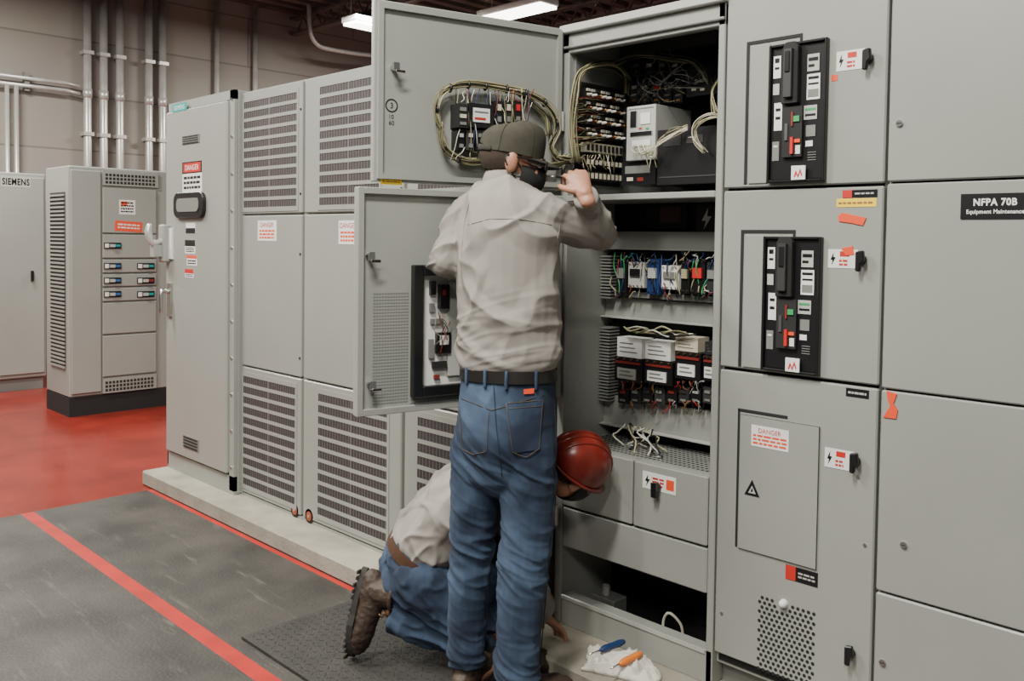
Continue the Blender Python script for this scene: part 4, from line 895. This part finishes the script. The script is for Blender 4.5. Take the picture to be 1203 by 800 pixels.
d1 = (UZ * .8 + FW * .5 - RT * .3).normalized(); n1 = (FW * .8 - UZ * .5); hand(body, rWr, d1, n1, SKIN, 1.0, 1)
hand(body, lWr, (UZ * .5 + FW * .4 + RT * .5), (FW * .5 + RT * .3 - UZ * .6), SKIN, .9, -1)
for lg in (legL, legR):
    body.limb(lg, [.068, .058, .048, .042, .033], SKIN); body.limb([lg[-1], V((lg[-1].x, lg[-1].y, .06)), V((lg[-1].x, lg[-1].y, .06)) + ff * .12], [.033, .033, .026], SKIN)
P1 = remesh(body, .0038, 2, None, SKIN).build('person', loc=(pos1.x, pos1.y, .012), label='person standing with back turned in grey work shirt, jeans and dark cap', cat='person')
face_bits(P1, HM1); hair(P1, HM1)
def shirt_disp(p):
    q = p - pos1; x = q.dot(rr_); y = q.dot(ff); z = q.z
    low = cl(1 - (z - 1.06) / .32); hi = cl((z - 1.25) / .15); dm = cl((z - ZBELT - .012) / .06)
    d = crease(V((x * 4 + z * 3.6, y * 4, z * 1.8 - x * 2.2)), .015, 3.0) + crease(V((x * 5 - z * 5 + 7, y * 5 + 4, z * 2 + x * 3)), .011, 4.2) * (.45 + .55 * hi)
    d += crease(V((x * 4 + 2, y * 4, z * 15 + x * 5)), .013, 3.0) * low + crease(V((x * 3 + 5, y * 3, z * 24 - x * 8)), .007, 3.2) * low
    arm = cl((abs(x) - .19) / .06); d += arm * crease(V((x * 12 + z * 11, y * 13, z * 14 - x * 6)), .013, 3.0)
    return d * dm
sh = MB(); torso(sh, 1.0, SHIRT, rows)
sh.limb([W(618, 242, 2.82), rS[0], rS[1], rE], [.070, .069, .060, .054], SHIRT); sh.limb([rE, rE.lerp(rWr, .45), rE.lerp(rWr, .9)], [.056, .048, .038], SHIRT, caps='rf')
sh.limb([W(572, 240, 2.9), lS, lS.lerp(lE, .5), lE], [.070, .072, .062, .056], SHIRT); sh.limb([lE, lE.lerp(lWr, .5), lE.lerp(lWr, .92)], [.056, .05, .04], SHIRT, caps='rf')
shirt = remesh(sh, .0046, 4, shirt_disp, SHIRT).build('shirt', P1)
bv = bvh_of(shirt)
for sm_ in ([(550, 264), (575, 257), (610, 257), (648, 264)], [(552, 236), (545, 265), (542, 300)], [(650, 238), (658, 264), (653, 290)]):
    mb = MB(); seam(bv, sm_, .0011, SHIRT, mb)
    if mb.v: mb.build('shirt_seam', shirt)
cn = W(595, 210, T + .02); mb = MB(); mb.limb([cn - UZ * .018, cn + UZ * .006, cn + UZ * .024], [(.080, .082), (.074, .076), (.066, .068)], SHIRT, ref=rr_, n=24, k=3, caps='nn'); mb.build('collar', shirt)
cw = rE.lerp(rWr, .78); ce = rE.lerp(rWr, .97); mb = MB(); mb.limb([cw, ce], [.042, .038], SHIRT, n=18, k=1, caps='ff'); mb.build('cuff', shirt)
def jeans_disp(p):
    z = p.z; low = cl(1 - z / .36); kn = max(0, 1 - abs(z - .5) / .16); seat = max(0, 1 - abs(z - .78) / .09); dm = cl((ZBELT + .01 - z) / .06)
    s = V((p.dot(rr_), p.dot(ff), 0))
    return dm * (crease(V((s.x * 4 + 1, s.y * 4 + 3, z * 16 + s.x * 9)), .011, 3.4) * (.12 + low + kn * .8 + seat * .8) + crease(V((s.x * 7 + z * 3, s.y * 7 + 9, z * 3)), .006, 3.8) + crease(V((s.x * 8, s.y * 8, z * 30 + s.x * 12)), .008, 3.2) * (low + .4 * kn + .4 * seat))
jn = MB()
jrows = [(597, 434, T, .158, .123), (596, 455, T, .162, .129), (594, 485, T, .167, .138), (593, 515, T, .166, .138), (592, 540, T, .146, .120)]
torso(jn, 1.0, JEANS, jrows)
jn.limb(legL, [.089, .077, .068, .062, .061], JEANS, n=20, caps='rf'); jn.limb(legR, [.096, .086, .077, .071, .072], JEANS, n=20, caps='rf')
jeans = remesh(jn, .0048, 4, jeans_disp, JEANS).build('jeans', P1)
bv = bvh_of(jeans); mb = MB(); patch(bv, [(594, 474), (638, 470), (634, 528), (602, 532)], JEANS, mb, .003); pk = mb.build('back_pocket', jeans)
for sm_, r_, o_, m_ in (([(595, 474), (602, 531), (618, 537), (633, 527), (637, 470), (595, 474)], .0012, .0035, JEANST), ([(598, 480), (635, 477)], .0010, .0035, JEANST), ([(650, 450), (653, 520), (650, 600), (641, 700), (634, 780)], .0018, .001, JEANSD), ([(580, 452), (583, 500), (590, 560)], .0014, .001, JEANSD), ([(542, 468), (578, 482), (638, 464)], .0011, .001, JEANST), ([(540, 478), (544, 528), (557, 534), (572, 530), (574, 484)], .0012, .002, JEANST)):
    mb = MB(); seam(bv, sm_, r_, m_, mb, o_)
    if mb.v: mb.build('stitching', jeans)
mb = MB(); patch(bv, [(615, 457), (627, 456), (627, 462), (615, 463)], ORANGE, mb, .005, 4); mb.build('cloth_tag', jeans, label='small orange tag')
mb = MB(); mb.limb([W(597, 445, T), W(597, 431, T)], [(.168, .133), (.167, .132)], BELT, ref=rr_, n=36, k=1, caps='nn'); belt = mb.build('belt', P1)
for ang in (200, 245, 275, 300, 335):
    a = math.radians(ang); c = W(597, 439, T) + rr_ * (.169 * math.cos(a)) + ff * (.134 * math.sin(a)); mb = MB(); mb.limb([c - UZ * .024, c + UZ * .024], [.0055, .0055], JEANS, n=6, k=1); mb.build('belt_loop', jeans)
for lg, fd in ((legL, ff * .9 - rr_ * .25), (legR, ff * .95 + rr_ * .25)):
    fd = fd.normalized(); o = V((lg[-1].x, lg[-1].y, .0125)) + fd * .022; make_boot(P1, frame_M(o, fd, UZ), .135)
# baseball cap: crown with a steeper front, open back with strap, curved bill
mb = MB(HM1); nC = 36; vs = []; fs = []
prof = [(1.0, .018), (1.0, .042), (.98, .070), (.90, .095), (.72, .114), (.42, .125), (.15, .129)]
for i, (q, z) in enumerate(prof):
    for j in range(nC):
        a = 2 * math.pi * j / nC; fy = max(0, math.sin(a)); by = max(0, -math.sin(a))
        k_ = q ** (1 - .38 * fy); zz = z + .008 * fy * (1 if i > 1 else 0) - .014 * by * (i > 2) + (.022 * max(0, by - .75) / .25 if i == 0 else 0)
        vs.append((.084 * math.cos(a) * k_, -.008 + .106 * math.sin(a) * k_, zz))
for i in range(len(prof) - 1):
    for j in range(nC): fs.append((i * nC + j, i * nC + (j + 1) % nC, (i + 1) * nC + (j + 1) % nC, (i + 1) * nC + j))
vs.append((0, -.008, .131)); fs += [(len(vs) - 1, (len(prof) - 1) * nC + j, (len(prof) - 1) * nC + (j + 1) % nC) for j in range(nC)]
mb.add(vs, fs, CAP, True); capo = mb.build('cap', P1); capv = vs
mb = MB(HM1); mb.ell((0, -.008, .131), .009, .009, .005, CAP, 8, 6); mb.build('cap_button', capo)
for k in range(6):
    j = (9 + 6 * k) % nC; mb = MB(HM1); mb.tube([V(capv[i * nC + j]) for i in range(len(prof))] + [(0, -.008, .131)], .0011, CAPS, 5, 3); mb.build('cap_seam', capo)
mb = MB(HM1); mb.limb([(.0845 * math.cos(a), -.008 + .1065 * math.sin(a), .022) for a in [math.radians(226 + 88 * k / 12) for k in range(13)]], [(.008, .002)] * 13, CAPS, ref=(0, 0, 1), n=8, k=1); mb.build('cap_strap', capo)
vs = []; fs = []; n = 16
for i in range(n + 1):
    a = math.radians(20 + 140 * i / n)
    for j in range(6):
        s = j / 5; x = .085 * math.cos(a) * (1 - .10 * s); y = -.008 + .105 * math.sin(a) + s * .058 * max(0, math.sin(a)) ** .7
        vs.append((x, y, .025 - s * .016 - (x / .08) ** 2 * .014))
k0 = len(vs); vs += [(x, y, z - .004) for x, y, z in vs]
for i in range(n):
    for j in range(5): q = i * 6 + j; fs += [(q, q + 6, q + 7, q + 1), (k0 + q, k0 + q + 1, k0 + q + 7, k0 + q + 6)]
for i in range(n): fs.append((i * 6 + 5, i * 6 + 11, k0 + i * 6 + 11, k0 + i * 6 + 5))
mb = MB(HM1); mb.add(vs, fs, CAP, True); mb.build('cap_bill', capo)
mb = MB(HM1); mb.ell((0, .022, -.042), .071, .096, .076, BLACKM, 28, 22, keep=lambda p: p.y > .004 and p.z < -.008 + max(0, p.y - .07) * .6); mk = mb.build('face_mask', P1)
for s in (-1, 1): mb = MB(HM1); mb.tube([(s * .069, .02, -.02), (s * .081, -.02, .012), (s * .090, -.036, -.01), (s * .069, .012, -.06)], .0025, BLACKM, 6, 4); mb.build('ear_loop', mk)
mb = MB(HM1)
for s in (-1, 1):
    mb.tube([(s * .084, -.03, .006), (s * .079, .04, .009), (s * .064, .096, .006)], .003, BLACK, 6, 3)
    mb.limb([(s * .062, .098, .0), (s * .034, .109, -.002), (s * .008, .112, .0)], [(.015, .003), (.018, .003), (.012, .003)], BLACK, ref=(0, 0, 1), n=12)
mb.build('safety_glasses', P1)
n1p = (n1 - d1 * n1.dot(d1)).normalized(); s1 = d1.cross(n1p); c = rWr + d1 * .086 + n1p * .018 + s1 * .018; ax = (s1 * .8 + FW * .45 + UZ * .25).normalized()
t = thing('test_probe', 'slim black probe held between the fingers of the standing person', 'tool', c); mb = MB()
mb.limb([c - ax * .03, c, c + ax * .045], [.0048, .0055, .0045], BLACK, n=10, k=2, caps='rf'); mb.build('grip', t)
mb = MB(); mb.limb([c + ax * .045, c + ax * .075], [.0022, .0014], CHROME, n=8, k=1, caps='ff'); mb.build('tip', t)
# ---- kneeling person
kf = (RT * .97 - FW * .15).normalized(); ks = FW.copy()
sp = [W(492, 668, 3.22), W(500, 640, 3.22), W(528, 606, 3.20), W(565, 582, 3.17), W(600, 566, 3.14), W(628, 560, 3.11)]
srad = [(.160, .125), (.165, .13), (.175, .138), (.19, .14), (.185, .12), (.10, .08)]
kU = (RT * .62 + UZ * .74 - FW * .22).normalized(); kF = (RT * .55 - UZ * .62 + FW * .5); kF = (kF - kU * kF.dot(kU)).normalized()
HM2 = frame_M(W(674, 550, 3.04), kF, kU)
krS = W(604, 592, 3.02); krE = W(620, 672, 3.07); krW = W(640, 724, 3.14)
klS = W(604, 560, 3.24); klE = W(628, 640, 3.22); klW = W(618, 690, 3.16)
khR = W(497, 682, 3.12); kkR = W(572, 754, 3.12); kaR = W(462, 716, 3.15)
khL = W(500, 676, 3.28); kkL = W(592, 650, 3.22); kaL = W(585, 745, 3.09)
pos2 = G(500, 770)
b2 = MB(); b2.limb(sp, [(a * .86, b * .86) for a, b in srad], SKIN, ref=ks, n=24); head(b2, HM2); b2.limb([sp[-2], sp[-1], W(650, 555, 3.08), W(670, 552, 3.05)], [.075, .062, .055, .058], SKIN)
b2.limb([krS, krE], [.045, .04], SKIN); b2.limb([krE, krE.lerp(krW, .5), krW], [.038, .035, .026], SKIN)
b2.limb([klS, klE], [.045, .04], SKIN); b2.limb([klE, klW], [.038, .027], SKIN)
hd2 = W(664, 744, 3.20) - krW; hand(b2, krW, hd2, V((0, 0, -1)) + hd2 * -.3, SKIN, .35, 1); hand(b2, klW, V((.3, .3, -.8)), V((.6, -.2, 0)), SKIN, .7, -1)
b2.limb([khR, kkR], [.07, .055], SKIN); b2.limb([kkR, kaR], [.05, .035], SKIN); b2.limb([khL, kkL], [.07, .055], SKIN); b2.limb([kkL, kaL], [.05, .035], SKIN)
P2 = remesh(b2, .0042, 2, None, SKIN).build('person', loc=(pos2.x, pos2.y, .012), label='person kneeling on the mat in red hard hat reaching into the cabinet bottom', cat='person')
face_bits(P2, HM2); hair(P2, HM2)
def d2(p): return crease(V((p.x * 5 + p.z * 5, p.y * 5, p.z * 4 - p.x * 3)), .014, 2.8) + crease(V((p.x * 11 - p.z * 8, p.y * 11, p.z * 10 + 3)), .009, 3.0)
sh = MB(); sh.limb(sp[1:], srad[1:], SHIRT, ref=ks, n=26)
sh.limb([sp[4], krS, krS.lerp(krE, .5), krE], [.085, .078, .066, .058], SHIRT); sh.limb([krE, krE.lerp(krW, .5), krE.lerp(krW, .92)], [.058, .05, .042], SHIRT, caps='rf')
sh.limb([sp[4], klS, klS.lerp(klE, .5), klE], [.085, .078, .066, .058], SHIRT); sh.limb([klE, klE.lerp(klW, .9)], [.055, .042], SHIRT, caps='rf')
shirt2 = remesh(sh, .0052, 4, d2, SHIRT).build('shirt', P2)
mb = MB(); mb.limb([W(622, 562, 3.115), W(640, 557, 3.10)], [(.08, .08), (.07, .07)], SHIRT, n=20, k=1, caps='nn'); mb.build('collar', shirt2)
jn = MB(); jn.limb([W(486, 684, 3.2), sp[0], W(499, 645, 3.22)], [(.15, .13), (.165, .14), (.160, .126)], JEANS, ref=ks, n=24)
jn.limb([khR, khR.lerp(kkR, .5), kkR], [.105, .09, .072], JEANS, n=18); jn.limb([kkR, kkR.lerp(kaR, .5), kaR], [.070, .077, .076], JEANS, n=18, caps='rf')
jn.limb([khL, khL.lerp(kkL, .5), kkL], [.1, .085, .074], JEANS, n=18); jn.limb([kkL, kkL.lerp(kaL, .5), kaL], [.072, .066, .062], JEANS, n=18, caps='rf')
def jd2(p): return (crease(V((p.x * 6 + p.z * 8, p.y * 6 + 3, p.z * 9 + p.x * 8)), .013, 3.0) + crease(V((p.x * 14, p.y * 14, p.z * 12)), .007, 3.0)) * cl((p.z - .03) / .06)
jeans2 = remesh(jn, .0052, 4, jd2, JEANS).build('jeans', P2)
bd = (sp[2] - sp[0]).normalized(); bc = W(498, 648, 3.22); mb = MB(); mb.limb([bc - bd * .02, bc + bd * .02], [(.174, .139), (.173, .138)], BELTB, ref=ks, n=36, k=1, caps='nn'); mb.build('belt', P2)
bo = W(424, 669, 3.17); bt = W(408, 769, 3.15); fd = (bt - bo).normalized(); upv = (RT * .92 + UZ * .15 - FW * .3).normalized()
make_boot(P2, frame_M(bo + fd * .086, fd, upv, .98), .150)
make_boot(P2, frame_M(V((kaL.x, kaL.y, .0125)), kf, UZ), .14)
# hard hat
mb = MB(HM2); mb.ell((0, -.005, .03), .098, .120, .108, HHAT, 32, 20, keep=lambda p: p.z > .004)
hat = mb.build('hard_hat', P2)
for s in (-.03, 0, .03):
    pts = []; q = math.sqrt(1 - (s / .098) ** 2)
    for k in range(13):
        a = math.radians(15 + 150 * k / 12); pts.append((s, -.005 + .119 * math.cos(a) * q, .03 + .109 * math.sin(a) * q))
    mb = MB(HM2); mb.limb(pts, [.005] * 13, HHAT, n=8, k=1); mb.build('hat_ridge', hat)
mb = MB(HM2); n = 36; vs = []; fs = []
for k in range(n):
    a = 2 * math.pi * k / n; fr_ = max(0, math.sin(a)) ** 2 * .03
    for zz in (.012, .005):
        vs.append((.095 * math.cos(a), -.005 + .117 * math.sin(a), zz)); vs.append((.105 * math.cos(a), -.005 + (.127 + fr_) * math.sin(a), zz - .004 - fr_ * .3))
for k in range(n):
    a, b = k * 4, ((k + 1) % n) * 4; fs += [(a, a + 1, b + 1, b), (a + 2, b + 2, b + 3, a + 3), (a + 1, a + 3, b + 3, b + 1), (a, b, b + 2, a + 2)]
mb.add(vs, fs, HHAT, True); mb.build('hat_brim', hat)
mb = MB(HM2); mb.ell((0, .022, -.042), .070, .094, .075, BLACKM, 24, 18, keep=lambda p: p.y > .012 and p.z < -.012 + max(0, p.y - .07) * .6); mb.build('face_mask', P2)
